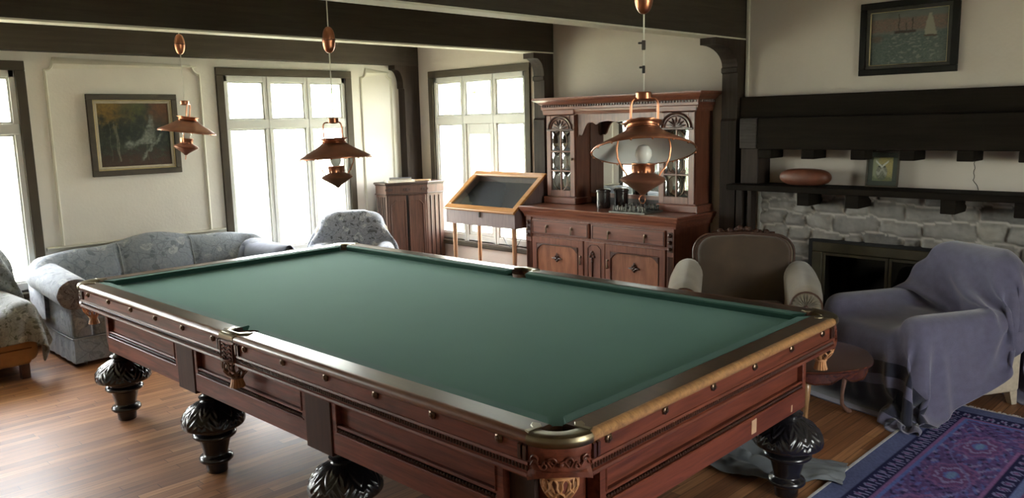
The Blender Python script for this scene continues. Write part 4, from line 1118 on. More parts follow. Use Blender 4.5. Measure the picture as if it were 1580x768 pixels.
# ------------------------------------------------------------------ corner cabinet and the books on it
def build_corner_cabinet():
    A, B, C, D, E_ = (5.263, 7.325), (5.263, 7.142), (5.661, 6.935), (5.895, 6.935), (5.895, 7.325)
    ox, oy = 5.6, 7.15
    t = thing('corner_cabinet', 'dark walnut corner cabinet with canted front and two arched panel doors', 'cabinet', (ox, oy, 0))
    sh = lambda P, k=0.0: [(x - ox, y - oy) for x, y in P]
    poly = [A, B, C, D, E_]
    def off(d):
        a = (A[0] - d, A[1]); b = (B[0] - d, B[1] - d * .8); c = (C[0] - d * .35, C[1] - d); dd = (D[0], D[1] - d)
        return [a, b, c, dd, E_]
    MB().prism(sh(off(-.006)), .09, 1.02).build('cabinet_body', M['walnut'], t)
    p = MB(); p.prism(sh(off(.02)), 0, .09, bev=.004); p.build('plinth', M['walnut_dark'], t)
    fz = MB(); fz.prism(sh(off(.006)), 1.005, 1.095); F_ = fz.build('frieze', M['walnut'], t)
    tp = MB(); tp.prism(sh(off(.018)), .995, 1.008, bev=.004); tp.prism(sh(off(.016)), 1.092, 1.105, bev=.004); tp.prism(sh(off(.032)), 1.105, 1.128, bev=.006); tp.build('cabinet_top', M['walnut_dark'], t)
    b = Vector((B[0] - ox, B[1] - oy, 0)); c = Vector((C[0] - ox, C[1] - oy, 0)); d = (c - b).normalized(); nrm = d.cross(Vector((0, 0, 1))); L = (c - b).length
    def face(mb, a0, a1, z0, z1, o0, o1, bev=0):
        Mx = Matrix((( d.x, nrm.x, 0, b.x), (d.y, nrm.y, 0, b.y), (0, 0, 1, 0), (0, 0, 0, 1)))
        mb.box(a0, a1, o0, o1, z0, z1, bev, M=Mx)
    half = L / 2
    for k, (a0, a1) in enumerate(((.02, half - .012), (half + .012, L - .02))):
        dr = MB(); face(dr, a0, a1, .11, .985, -.004, .010, .003); D_ = dr.build('cabinet_door', M['walnut'], t)
        m_ = MB(); Mx = Matrix(((d.x, nrm.x, 0, b.x), (d.y, nrm.y, 0, b.y), (0, 0, 1, 0), (0, 0, 0, 1)))
        cut = .045
        if k == 0: pts = [(a0 + .03, .15), (a0 + .03, .93 - cut), (a0 + .03 + cut, .93), (a1 - .01, .93), (a1 - .01, .15)]
        else: pts = [(a0 + .01, .15), (a0 + .01, .93), (a1 - .03 - cut, .93), (a1 - .03, .93 - cut), (a1 - .03, .15)]
        m_.tube([(x, .012, z) for x, z in pts], .006, 6, closed=True, M=Mx); m_.build('door_moulding', M['walnut'], D_, smooth=True)
    gp = MB(); face(gp, half - .012, half + .012, .11, .985, -.003, .004); gp.build('door_gap_shade', M['dark'], t)  # near-black strip paints the shade between the two doors
    # fluted canted side and turned frieze bosses
    for i in range(4):
        y = A[1] - .03 - i * .035
        MB().tube([(A[0] + .004 - ox, y - oy, .14), (A[0] + .004 - ox, y - oy, .97)], .009, 8).build('reed', M['walnut_dark'], t, smooth=True)
    for i in range(3):
        x = C[0] + .05 + i * .06
        MB().tube([(x - ox, C[1] + .004 - oy, .14), (x - ox, C[1] + .004 - oy, .97)], .008, 8).build('reed', M['walnut_dark'], t, smooth=True)
    bs = MB(); Mx = Matrix(((d.x, nrm.x, 0, b.x), (d.y, nrm.y, 0, b.y), (0, 0, 1, 0), (0, 0, 0, 1)))
    for a in (.03, half, L - .03):
        for dx, r in ((0, .022), (-.030, .013), (.030, .013)): bs.lathe([(0, .010), (r, .008), (r, .002), (0, .0)], 12, Mx @ Matrix.Translation((a + dx, .006, 1.05)) @ Matrix.Rotation(-PI / 2, 4, 'X'))
    bs.build('carving', M['walnut_dark'], F_, smooth=True)
build_corner_cabinet()
def book(name, label, loc, rz, w, d, h, cover, cat='book'):
    t = thing(name, label, cat, loc, rz)
    c = MB(); c.box(-w / 2, w / 2, -d / 2, d / 2, 0, .003); c.box(-w / 2, w / 2, -d / 2, d / 2, h - .003, h); c.box(-w / 2, -w / 2 + .004, -d / 2, d / 2, 0, h, .001)
    c.build('cover', cover, t); MB().box(-w / 2 + .004, w / 2 - .006, -d / 2 + .006, d / 2 - .006, .003, h - .003).build('pages', M['paper'], t)
book('book', 'open white paperback lying lowest in the pile on the corner cabinet', (5.44, 7.13, 1.128), -.45, .30, .22, .022, M['paper'])
book('book', 'dark blue book on top of the white paperback on the corner cabinet', (5.47, 7.15, 1.150), -.62, .24, .19, .020, M['book_dark'])
book('folder', 'brown folder sticking out to the right on the corner cabinet', (5.68, 7.05, 1.128), -.75, .20, .18, .012, M['book_brown'], 'folder')

# ------------------------------------------------------------------ fireplace wall
from mathutils import noise as mnoise
def fn(x, y, z=0.0): return mnoise.noise(Vector((x, y, z)))
def grid_mesh(name, nu, nv, posf, colf=None, mat=None, parent=None, skip=None, smooth=True, uvf=None):
    vs = [posf(i, j) for j in range(nv) for i in range(nu)]
    fs = []
    for j in range(nv - 1):
        for i in range(nu - 1):
            if skip and skip(i, j): continue
            a = j * nu + i; fs.append((a, a + 1, a + nu + 1, a + nu))
    me = bpy.data.meshes.new(name); me.from_pydata(vs, [], fs)
    if smooth:
        for p in me.polygons: p.use_smooth = True
    if colf:
        at = me.color_attributes.new('Col', 'FLOAT_COLOR', 'POINT')
        arr = np.array([(*colf(i, j), 1.0) for j in range(nv) for i in range(nu)], dtype=np.float32).ravel()
        at.data.foreach_set('color', arr)
    if uvf:
        uv = me.uv_layers.new(name='UVMap')
        for lp in me.loops: 
            v = lp.vertex_index; uv.data[lp.index].uv = uvf(v % nu, v // nu)
    if mat: me.materials.append(mat)
    o = bpy.data.objects.new(name, me); link(o, parent); return o

def build_fireplace():
    t = thing('fireplace', 'pale field-stone fireplace with dark timber mantel shelf and glazed firebox doors', 'fireplace', (5.90, 1.6, 0))
    ox, oy = 5.90, 1.6
    rnd = random.Random(11)
    sites = []
    rz_ = -.06; k_ = 0
    while rz_ < 1.32:
        hh = rnd.uniform(.085, .14); y = -.3 + rnd.uniform(0, .2)
        while y < 3.4:
            w = rnd.uniform(.12, .34); sites.append((y + w / 2, rz_ + hh / 2 + rnd.uniform(-.022, .022), rnd.random(), rnd.uniform(.012, .045), rnd.uniform(-.5, .5), w)); y += w
        rz_ += hh
    SA = np.array(sites)
    YA, YB2, st = .10, 3.105, .0125
    nu = int((YB2 - YA) / st) + 1; nv = int(1.19 / st) + 1
    def cell(y, z):
        yy = y + .020 * fn(y * 5, z * 5, 3) + .010 * fn(y * 17, z * 17, 7); zz = z + .026 * fn(y * 3.3, z * 4, 9) + .010 * fn(y * 15, z * 15, 1)
        dy = np.maximum(0, np.abs(SA[:, 0] - yy) - SA[:, 5] * .5 + .045) ; D = np.hypot(dy, np.abs(SA[:, 1] - zz))
        k = np.argpartition(D, 2)[:3]; k = k[np.argsort(D[k])]
        i0, i1 = k[0], k[1]
        return (D[i1] - D[i0]) * .5, SA[i0, 2], SA[i0, 3], SA[i0, 4], (yy - SA[i0, 0]) / SA[i0, 5], 0
    cache = {}
    def C_(i, j):
        if (i, j) not in cache: cache[(i, j)] = cell(YA + i * st, j * st)
        return cache[(i, j)]
    def pos(i, j):
        y, z = YA + i * st, j * st; e, r, dp, tl, cu, cv = C_(i, j)
        s = min(1.0, max(0.0, (e - .003) / .022)); s = s * s * (3 - 2 * s)
        rel = s * (dp * .8 + .010 + tl * cu * .018 + .010 * fn(y * 9, z * 9, r * 20) + .006 * fn(y * 30, z * 30, 5)) + .002 * fn(y * 60, z * 60)
        # ragged outer end
        yo = y
        if i >= nu - 2: yo += .018 * fn(z * 14, 2.2)
        return (5.885 - rel - ox, yo - oy, z)
    def col(i, j):
        e, r, dp, tl, cu, cv = C_(i, j); y, z = YA + i * st, j * st
        if e < .006: return (.40, .365, .33)
        g = .19 + .08 * r + .05 * fn(y * 12, z * 12, 2) + .04 * fn(y * 40, z * 40, 2)
        if r > .8: return (g * 1.02, g * .94, g * .84)
        if r < .15: return (g * .80, g * .76, g * .72)
        # smoke staining above the firebox
        return (g, g * .93, g * .86)
    def skip(i, j):
        y, z = YA + (i + .5) * st, (j + .5) * st
        return 1.55 < y < 2.61 and z < .80
    grid_mesh('stone_surround', nu, nv, pos, col, M['stone'], t, skip)
    e = MB(); e.box(XR - .085 - ox, XR - .005 - ox, 3.085 - oy, 3.10 - oy, 0, 1.18)
    e.build('stone_return', plain('stone_return', (.30, .285, .26), .9, noise=.2, scale=8, bump=.5), t)
    # firebox
    fb = MB(); fb.box(XR - .02 - ox, XR - .015 - ox, 1.5 - oy, 2.66 - oy, 0, .84)
    for a, b in ((1.5, 1.54), (2.62, 2.66)): fb.box(5.80 - ox, XR - .02 - ox, a - oy, b - oy, 0, .84)
    fb.box(5.80 - ox, XR - .02 - ox, 1.54 - oy, 2.62 - oy, .80, .84)
    fb.build('firebox', M['dark'], t)
    fr = MB(); X0 = 5.795
    fr.box(X0 - ox, X0 + .03 - ox, 1.53 - oy, 2.632 - oy, .752, .822, .004); fr.box(X0 - ox, X0 + .03 - ox, 2.556 - oy, 2.632 - oy, 0, .752, .004); fr.box(X0 - ox, X0 + .03 - ox, 1.53 - oy, 1.606 - oy, 0, .752, .004)
    F_ = fr.build('door_surround', M['brass'], t)
    for a, b in ((1.610, 2.078), (2.084, 2.552)):
        d = MB(); x0, x1 = X0 + .004, X0 + .020; w = .020
        d.box(x0 - ox, x1 - ox, a - oy, a + w - oy, .02, .748, .002); d.box(x0 - ox, x1 - ox, b - w - oy, b - oy, .02, .748, .002)
        d.box(x0 - ox, x1 - ox, a + w - oy, b - w - oy, .728, .748, .002); d.box(x0 - ox, x1 - ox, a + w - oy, b - w - oy, .02, .045, .002)
        D_ = d.build('firebox_door', M['brass'], t)
        MB().box(x0 + .006 - ox, x0 + .010 - ox, a + w - oy, b - w - oy, .045, .728).build('door_glass', M['smoked'], D_)
        hy_ = a + .012 if a > 2 else b - .012
        MB().tube([(x0 - ox, hy_ - oy, .50), (x0 - .025 - ox, hy_ - oy, .49), (x0 - .025 - ox, hy_ - oy, .42), (x0 - ox, hy_ - oy, .41)], .005, 7).build('door_handle', M['brass_bright'], D_, smooth=True)
    # mantel shelf on dark timber brackets
    s = MB(); s.box(5.620 - ox, XR - .002 - ox, .10 - oy, 3.254 - oy, 1.192, 1.236, .004); s.build('mantel_shelf', M['timber_y'], t)
    for y in (2.650, 2.297, 1.680, 1.262, .85, .42):
        MB().box(5.655 - ox, 5.93 - ox, y - .046 - oy, y + .046 - oy, 1.098, 1.192, .004).build('bracket', M['timber_y'], t)
    # great dark lintel above the mantel with block ends
    MB().box(5.835 - ox, XR - .001 - ox, .10 - oy, 3.268 - oy, 1.735, 1.897, .005).build('upper_lintel', M['timber_y'], t)
    MB().box(5.720 - ox, XR - .001 - ox, .10 - oy, 3.060 - oy, 1.500, 1.738, .006).build('lower_lintel', M['timber_y'], t)
    MB().box(5.712 - ox, XR - .001 - ox, 3.060 - oy, 3.200 - oy, 1.505, 1.735, .006).build('lintel_end_block', M['worn_timber'], t)
    for y in (2.995, 2.658, 2.297, 1.970, 1.617, 1.270, .92, .57):
        MB().box(5.724 - ox, XR - .001 - ox, y - .050 - oy, y + .050 - oy, 1.432, 1.500, .004).build('lintel_block', M['timber_y'], t)
    MB().box(5.735 - ox, XR - .001 - ox, 3.050 - oy, 3.196 - oy, 1.236, 1.505, .005).build('pilaster', M['timber_z'], t)
    for a, b in ((3.125, 3.160), (3.205, 3.258)): MB().box(5.780 - ox, 5.86 - ox, a - oy, b - oy, 0, 1.192, .004).build('post', M['timber_z'], t)
M['smoked'] = glassy('smoked_glass', (.25, .25, .25), .06)
M['brass_bright'] = plain('polished_brass', (.55, .42, .20), .2, 1.0)
M['worn_timber'] = wood('worn_timber', (.022, .017, .015), (.055, .045, .042), .65, 'Y', 4, coat=.0, spec=.15)
build_fireplace()

# ornament and little picture on the mantel shelf
orn = MB(); n = 28; rings = []
for k in range(17):
    a = -PI / 2 + PI * k / 16; zc_ = math.sin(a); rr = math.cos(a) ** .55 if 0 < k < 16 else .02
    rings.append([(.085 * rr * math.copysign(abs(math.cos(2 * PI * i / n)) ** .8, math.cos(2 * PI * i / n)), .192 * rr * math.copysign(abs(math.sin(2 * PI * i / n)) ** .8, math.sin(2 * PI * i / n)), .062 + .062 * zc_) for i in range(n)])
orn.loft(rings)
o = orn.build('oval_ornament', M['terracotta'], smooth=True, loc=(5.770, 2.690, 1.236), angle=80)
tag(o, 'reddish-brown flattened oval ornament lying on the left end of the mantel shelf', 'ornament')

def picture(name, label, loc, rz, w, h, bands, colf, nu, nv, lean=0.0, cat='painting', glass=False):
    """local x across, -y towards the viewer, z up; bands: (width, depth, material, part name)"""
    t = thing(name, label, cat, loc, rz)
    if lean: t.rotation_euler = (lean, 0, rz)
    x0, x1, z0, z1 = -w / 2, w / 2, 0, h
    for bw, dp, mt, pn in bands:
        f = MB(); b_ = .003
        f.box(x0, x1, -dp, 0, z1 - bw, z1, b_); f.box(x0, x1, -dp, 0, z0, z0 + bw, b_); f.box(x0, x0 + bw, -dp, 0, z0 + bw, z1 - bw, b_); f.box(x1 - bw, x1, -dp, 0, z0 + bw, z1 - bw, b_)
        f.build(pn, mt, t); x0 += bw; x1 -= bw; z0 += bw; z1 -= bw
    grid_mesh('canvas', nu, nv, lambda i, j: (x0 + (x1 - x0) * i / (nu - 1), -.008, z0 + (z1 - z0) * j / (nv - 1)), lambda i, j: colf(i / (nu - 1), j / (nv - 1)), M['canvas'], t)
    MB().box(-w / 2 + .01, w / 2 - .01, -.005, 0, .01, h - .01).build('backing', M['frame_black'], t)
    return t
def mixc(a, b, t): t = max(0, min(1, t)); return tuple(a[i] * (1 - t) + b[i] * t for i in range(3))
def sstep(a, b, x): t = max(0, min(1, (x - a) / (b - a))); return t * t * (3 - 2 * t)
def fbm(x, y, z):
    return .5 * fn(x, y, z) + .28 * fn(x * 2.1, y * 2.1, z + 5) + .16 * fn(x * 4.3, y * 4.3, z + 9) + .1 * fn(x * 9, y * 9, z + 14)
def falls(u, v):
    a = fbm(u * 5, v * 5, 1); b = fbm(u * 11, v * 11, 2); c_ = fbm(u * 26, v * 26, 4)
    c = (.016 + .010 * a, .021 + .010 * a, .015 + .008 * b)
    c = mixc(c, (.030 + .02 * b, .036 + .02 * b, .024 + .01 * b), sstep(0, .4, b + .1))
    # amber leaves over the left, olive in the middle, rust at the right
    c = mixc(c, (.150 + .10 * c_, .092 + .06 * c_, .018), sstep(.60, .92, v + .35 * b) * (1 - sstep(.25, .55, u + .3 * a)))
    c = mixc(c, (.062 + .04 * c_, .066 + .04 * c_, .022), sstep(.70, .95, v + .3 * b) * sstep(.25, .5, u) * (1 - sstep(.6, .75, u)) * .9)
    c = mixc(c, (.105 + .06 * c_, .042 + .02 * c_, .018), sstep(.50, .95, v + .35 * a) * sstep(.62, .85, u + .2 * b) * .9)
    c = mixc(c, (.046 + .02 * c_, .020, .012), sstep(.32, .05, v + .25 * b) * .85)
    foam = (.150 + .10 * c_, .160 + .10 * c_, .140 + .09 * c_)
    w = .028 + .075 * sstep(.82, .38, v); cx = .745 - .075 * sstep(.8, .3, v) + .03 * b
    if v > .34: c = mixc(c, foam, sstep(w * 1.25, w * .55, abs(u - cx)) * sstep(.84, .78, v) * (.65 + .9 * c_ + .3 * math.sin(u * 90) * .5))
    c = mixc(c, foam, sstep(.075, .02, abs(v - (.335 + .10 * sstep(.42, .68, u) + .08 * b))) * sstep(.30, .40, u) * sstep(.80, .66, u) * (.75 + .9 * c_))
    c = mixc(c, foam, sstep(.055, .015, abs((v - .15) - (u - .60) * 1.15 + .10 * b)) * sstep(.54, .62, u) * sstep(.92, .84, u) * (.65 + .9 * c_))
    for (p, q, k, th, al) in ((.215, .265, .72, .006, .55), (.245, .275, .66, .006, .65), (.150, .158, .74, .004, .3), (.655, .66, .60, .004, .35)):
        cu = p + (q - p) * (1 - v / k) + .008 * math.sin(v * 17 + p * 30)
        if .08 < v < k: c = mixc(c, (.155, .145, .110), sstep(th * 2, th * .8, abs(u - cu)) * al * (.8 + 1.5 * c_))
    return tuple(max(.004, x) for x in c)
def harbour(u, v):
    u += .030 * fbm(u * 9, v * 9, 41); v += .026 * fbm(u * 11, v * 8, 47)
    n1 = fn(u * 6, v * 9, 11); n2 = fn(u * 18, v * 30, 12); n3 = fn(u * 40, v * 60, 14)
    c = (.085 + .015 * n1, .092 + .015 * n1, .082 + .012 * n1)
    town = sstep(.60, .66, v + .03 * n2) * (1 - sstep(.84, .90, v + .03 * n2))
    c = mixc(c, (.115 + .05 * n3 + .03 * n2, .078 + .035 * n3, .062 + .02 * n3), town * .9)
    c = mixc(c, (.11, .10, .085), (1 - sstep(.0, .035, abs(v - .60))) * .7)
    sea = 1 - sstep(.56, .62, v)
    c = mixc(c, (.062 + .035 * n3, .078 + .035 * n3, .070 + .03 * n3), sea)
    c = mixc(c, (.085, .045, .038), (1 - sstep(.02, .10, math.hypot((u - .08) * .8, v - .50))) * .7)
    c = mixc(c, (.14, .145, .13), sstep(.15, .35, n2) * sea * (1 if .25 < u < .9 else .3) * .8)
    hull = (1 - sstep(.12, .16, abs(u - .45))) * (1 - sstep(.018, .035, abs(v - .605 + .10 * (u - .45) ** 2)))
    c = mixc(c, (.030, .018, .014), hull)
    for m, lo, hi in ((.37, .6, .95), (.55, .6, .86), (.47, .58, .78)):
        if lo < v < hi: c = mixc(c, (.035, .025, .020), 1 - sstep(.004, .009, abs(u - m)))
    if .52 < v < .92:
        k = (v - .52) / .40; l = .70 + .05 * k; r = .87 - .08 * k ** .8
        c = mixc(c, (.20, .185, .145), sstep(l - .01, l + .01, u) * (1 - sstep(r - .01, r + .01, u)))
    c = mixc(c, (.055, .03, .02), (1 - sstep(.07, .10, abs(u - .78))) * (1 - sstep(.01, .02, abs(v - .50))))
    return tuple(max(.006, x) for x in c)
def owl(u, v):
    a = fbm(u * 8, v * 10, 21); b = fbm(u * 22, v * 26, 22)
    c = (.25 + .20 * b, .21 + .16 * b, .085)
    c = mixc(c, (.17, .20, .14), sstep(.40, .20, u + .25 * a) * .8)
    d = math.hypot((u - .46) / .30, (v - .36) / .36)
    c = mixc(c, (.13 + .22 * b, .13 + .22 * b, .10 + .18 * b), sstep(1.05, .85, d))
    for sx in (-1, 1):                          # pale sweeping brows meeting at the beak
        e = abs((v - .60) - abs(u - .46) * .75 + .04 * a)
        c = mixc(c, (.40, .40, .36), sstep(.055, .025, e) * sstep(.36, .26, abs(u - .46)))
        c = mixc(c, (.025, .025, .02), sstep(1, .6, math.hypot((u - .46 - sx * .14) / .055, (v - .60) / .045)))
    c = mixc(c, (.36, .36, .32), sstep(.10, .03, abs(v - .40 - .10 * math.sin(u * 16))) * sstep(1.0, .8, d) * .5)
    c = mixc(c, (.06, .08, .04), sstep(.26, .08, v + .3 * a) * .7)
    return tuple(max(.01, x) for x in c)
picture('painting', 'framed oil painting of a forest waterfall under autumn leaves, on the left wall', (2.803, YB - .004, 1.362), 0, .765, .700, [(.048, .030, M['frame_olive'], 'frame'), (.012, .020, M['gilt'], 'gilt_slip'), (.020, .016, M['linen'], 'liner')], falls, 130, 110)
picture('painting', 'black-framed oil painting of boats in a harbour, high above the mantel', (XR - .004, 2.068, 2.010), -PI / 2, .635, .490, [(.042, .034, M['frame_black'], 'frame'), (.024, .024, M['frame_grey'], 'inner_frame'), (.004, .020, M['gilt'], 'gilt_slip')], harbour, 120, 90)
picture('small_picture', 'small dark-framed print of an owl-like bird leaning on the mantel shelf', (5.845, 2.170, 1.238), -PI / 2, .222, .252, [(.012, .016, M['frame_olive'], 'frame'), (.032, .010, M['mat_green'], 'mount')], owl, 44, 54, lean=-.10, cat='picture')
ck = MB().tube([(XR - .0015, 1.615 + .004 * math.sin(i * 1.7) - (.035 if i > 8 else 0) * (i - 8) / 4, 1.425 - i * .0155) for i in range(13)], .0018, 4).build('plaster_crack', M['frame_grey'])  # thin dark tube drawn as a crack in the plaster
tag(ck, 'thin dark crack running down the plaster above the mantel shelf', 'crack')

# ------------------------------------------------------------------ rug
def build_rug():
    X0, X1, Y0, Y1, st = 2.05, 5.185, -.75, 1.53, .0095
    W_, D_ = X1 - X0, Y1 - Y0
    t = thing('rug', 'purple and navy patterned oriental rug with white fringe', 'rug', ((X0 + X1) / 2, (Y0 + Y1) / 2, 0))
    nu, nv = int(W_ / st) + 1, int(D_ / st) + 1
    u = np.linspace(0, W_, nu)[None, :].repeat(nv, 0); v = np.linspace(0, D_, nv)[:, None].repeat(nu, 1)
    du = np.minimum(u, W_ - u); dv = np.minimum(v, D_ - v); d = np.minimum(du, dv); s = np.where(dv < du, u, v)
    rs = np.random.RandomState(3)
    def pc(c): return np.array(c, float)
    navy, dark, pink, rose, ice, blue, lav, plum = map(pc, ((.045, .048, .125), (.018, .018, .052), (.25, .115, .20), (.16, .065, .135), (.36, .35, .44), (.11, .16, .32), (.18, .165, .28), (.115, .068, .150)))
    C = np.zeros((nv, nu, 3)); C[:] = navy
    def put(mask, c, a=1.0):
        m = (mask.astype(float) * a)[..., None]; C[:] = C * (1 - m) + c * m
    put(d < .10, pc((.12, .135, .20)))
    # dark guard band with pale paired motifs
    b1 = (d >= .10) & (d < .20); put(b1, dark)
    ph = (s / .062) % 1.0 - .5; q = (d - .15) / .04
    put(b1 & ((np.abs(np.abs(ph) - .22 - .12 * q) < .07) & (np.abs(q) < .85)), ice, .75)
    put(b1 & ((ph ** 2 / .02 + (q + .2) ** 2 / .2) < 1), pink, .7)
    put((np.abs(d - .207) < .009), pink); put((np.abs(d - .222) < .006), blue)
    # wide main border: palmettes on plum
    b2 = (d >= .228) & (d < .56); put(b2, plum)
    P = .46; ph = ((s / P) % 1.0 - .5) * P; alt = (np.floor(s / P) % 2) * 2 - 1; q = d - .394
    r1 = np.hypot(ph / .15, q / .10); an = np.arctan2(q, ph)
    put(b2 & (np.abs(r1 - 1.0 - .10 * np.cos(an * 10)) < .10), pink, .8)
    put(b2 & (r1 < .85), rose); put(b2 & (np.abs(r1 - .62 - .08 * np.cos(an * 8)) < .07), ice, .55)
    put(b2 & (r1 < .35), blue, .9); put(b2 & (np.hypot(ph / .05, q / .018) < 1), pc((.16, .26, .33)))
    for k, (fx, fy, cc, th, a) in enumerate(((29, 33, ice, .74, .55), (47, 41, pink, .70, .6), (63, 57, dark, .55, .8), (37, 71, blue, .66, .7), (83, 77, lav, .70, .6))):
        w = np.sin(s * fx + 3 * np.sin(d * 19 + k)) * np.sin(d * fy * 1.3 + 2.2 * np.sin(s * 13 + k * 2)) 
        put(b2 & (r1 > 1.12) & (w > th), cc, a)
        put((d > .78) & (np.sin(u * fx + 2.5 * np.sin(v * 11 + k)) * np.sin(v * fy + 2.5 * np.sin(u * 9 + k)) > th - .06), cc, a)
    put(b2 & (np.abs(q - .10 * np.sin(s * 2 * np.pi / P * .5 + .7)) < .006), lav, .8)
    put((np.abs(d - .567) < .008), pink)
    b3 = (d >= .575) & (d < .665); put(b3, dark); ph = (s / .075) % 1.0 - .5; q = (d - .62) / .036
    put(b3 & (np.abs(np.hypot(ph / .36, q / .8) - .75) < .16), ice, .6); put(b3 & (np.hypot(ph / .16, q / .4) < 1), pink, .8)
    put((d >= .665) & (d < .70), pc((.15, .19, .29))); put((d >= .70) & (d < .74), rose)
    b4 = (d >= .70) & (d < .74); put(b4 & (np.sin(s * 120) > .3), pink, .7)
    put((np.abs(d - .745) < .005), dark)
    wear = rs.rand(nv, nu)[..., None] * .30 + .85
    blotch = (1 + .22 * np.sin(u * 3.1 + 1.3 * np.sin(v * 2.3)) * np.sin(v * 2.9 + u))[..., None]
    C = np.clip(C * wear * blotch * np.array([.92, .98, 1.35]), 0, 1)
    me = bpy.data.meshes.new('rug_pile')
    zz = .010 + .0015 * np.sin(u * 2.1) * np.sin(v * 3)
    co = np.stack([u - W_ / 2, v - D_ / 2, zz], -1).reshape(-1, 3)
    idx = np.arange(nu * nv).reshape(nv, nu)
    f = np.stack([idx[:-1, :-1], idx[:-1, 1:], idx[1:, 1:], idx[1:, :-1]], -1).reshape(-1, 4)
    me.from_pydata(co.tolist(), [], f.tolist())
    at = me.color_attributes.new('Col', 'FLOAT_COLOR', 'POINT'); at.data.foreach_set('color', np.concatenate([C.reshape(-1, 3), np.ones((nu * nv, 1))], 1).astype(np.float32).ravel())
    me.materials.append(attr_mat('rug_wool', .95, .1, .4, 400))
    o = bpy.data.objects.new('rug_pile', me); link(o, t)
    b = MB(); b.box(-W_ / 2, W_ / 2, -D_ / 2, D_ / 2, 0, .008); b.build('rug_backing', M['linen'], t)
    for sy in (-1, 1): MB().box(-W_ / 2, W_ / 2, *(sorted((sy * (D_ / 2 - .004), sy * (D_ / 2 + .014)))), 0, .0115, .003).build('side_binding', M['fringe'], t)
    rnd = random.Random(2)
    for sx in (-1, 1):
        fr = MB()
        fr.box(*(sorted((sx * (W_ / 2 - .004), sx * (W_ / 2 + .010)))), -D_ / 2, D_ / 2, 0, .011, .002)
        n = 190
        for i in range(n):
            y = -D_ / 2 + D_ * (i + .5) / n; k = rnd.uniform(-.006, .006); L = rnd.uniform(.028, .044)
            x = sx * (W_ / 2 + .006)
            fr.tube([(x, y, .006), (x + sx * L * .5, y + k, .008), (x + sx * L, y + k * 2, .003)], .0032, 4)
        fr.build('fringe', M['fringe'], t)
M['fringe'] = plain('cotton_fringe', (.42, .41, .42), .9, noise=.2, scale=30)
build_rug()

# ------------------------------------------------------------------ small round side table
def build_side_table():
    t = thing('side_table', 'small round dark rosewood table on cabriole legs beside the blanket-covered armchair', 'table', (4.33, 1.985, 0))
    zt = .415; R = .355
    wob = lambda a: 1 + .030 * abs(math.sin(a * 3)) ** 2
    n = 96
    tp = MB(); tp.lathe([(.0, zt - .018), (R - .012, zt - .018), (R - .002, zt - .012), (R, zt - .006), (R - .004, zt - .001), (R - .018, zt), (.0, zt)], n, disp=lambda a, j, r, z: r * .03 * (abs(math.sin(a * 3)) ** 2) if r > .1 else 0)
    tp.build('table_top', M['rose_wood'], t, smooth=True)
    rings = []
    for i in range(n):
        a = 2 * PI * i / n; r = (R - .030) * wob(a); dip = .345 + .014 * math.cos(a * 9) + .006 * math.cos(a * 18)
        rings.append([((r) * math.cos(a), r * math.sin(a), zt - .018), (r * math.cos(a), r * math.sin(a), dip + .008), ((r + .006) * math.cos(a), (r + .006) * math.sin(a), dip + .004), ((r + .004) * math.cos(a), (r + .004) * math.sin(a), dip), ((r - .018) * math.cos(a), (r - .018) * math.sin(a), dip), ((r - .018) * math.cos(a), (r - .018) * math.sin(a), zt - .018)])
    ap = MB(); ap.loft(rings, closed=True); ap.build('apron', M['rose_wood'], t, smooth=True)
    for deg in (-22, 98, 207):
        lg = MB(); pth = [(.270, .365), (.300, .33), (.315, .28), (.305, .21), (.290, .13), (.292, .07), (.318, .035), (.345, .016), (.358, .012)]
        rads = [.024, .024, .020, .014, .011, .0105, .013, .016, .012]
        lg.tube([(r, 0, z) for r, z in pth], .02, 10, rads=rads); lg.ball((.352, 0, .014), .0145, 10, .95)
        lg.build('leg', M['rose_wood_pale'] if deg != 207 else M['leg_highlight'], t, smooth=True, rot=(0, 0, math.radians(deg)))  # gold edge highlight of the near-left leg is put into its colour
M['leg_highlight'] = wood('highlit_leg_wood', (.20, .10, .04), (.38, .22, .10), .35, 'Z', 4, coat=.3)
build_side_table()

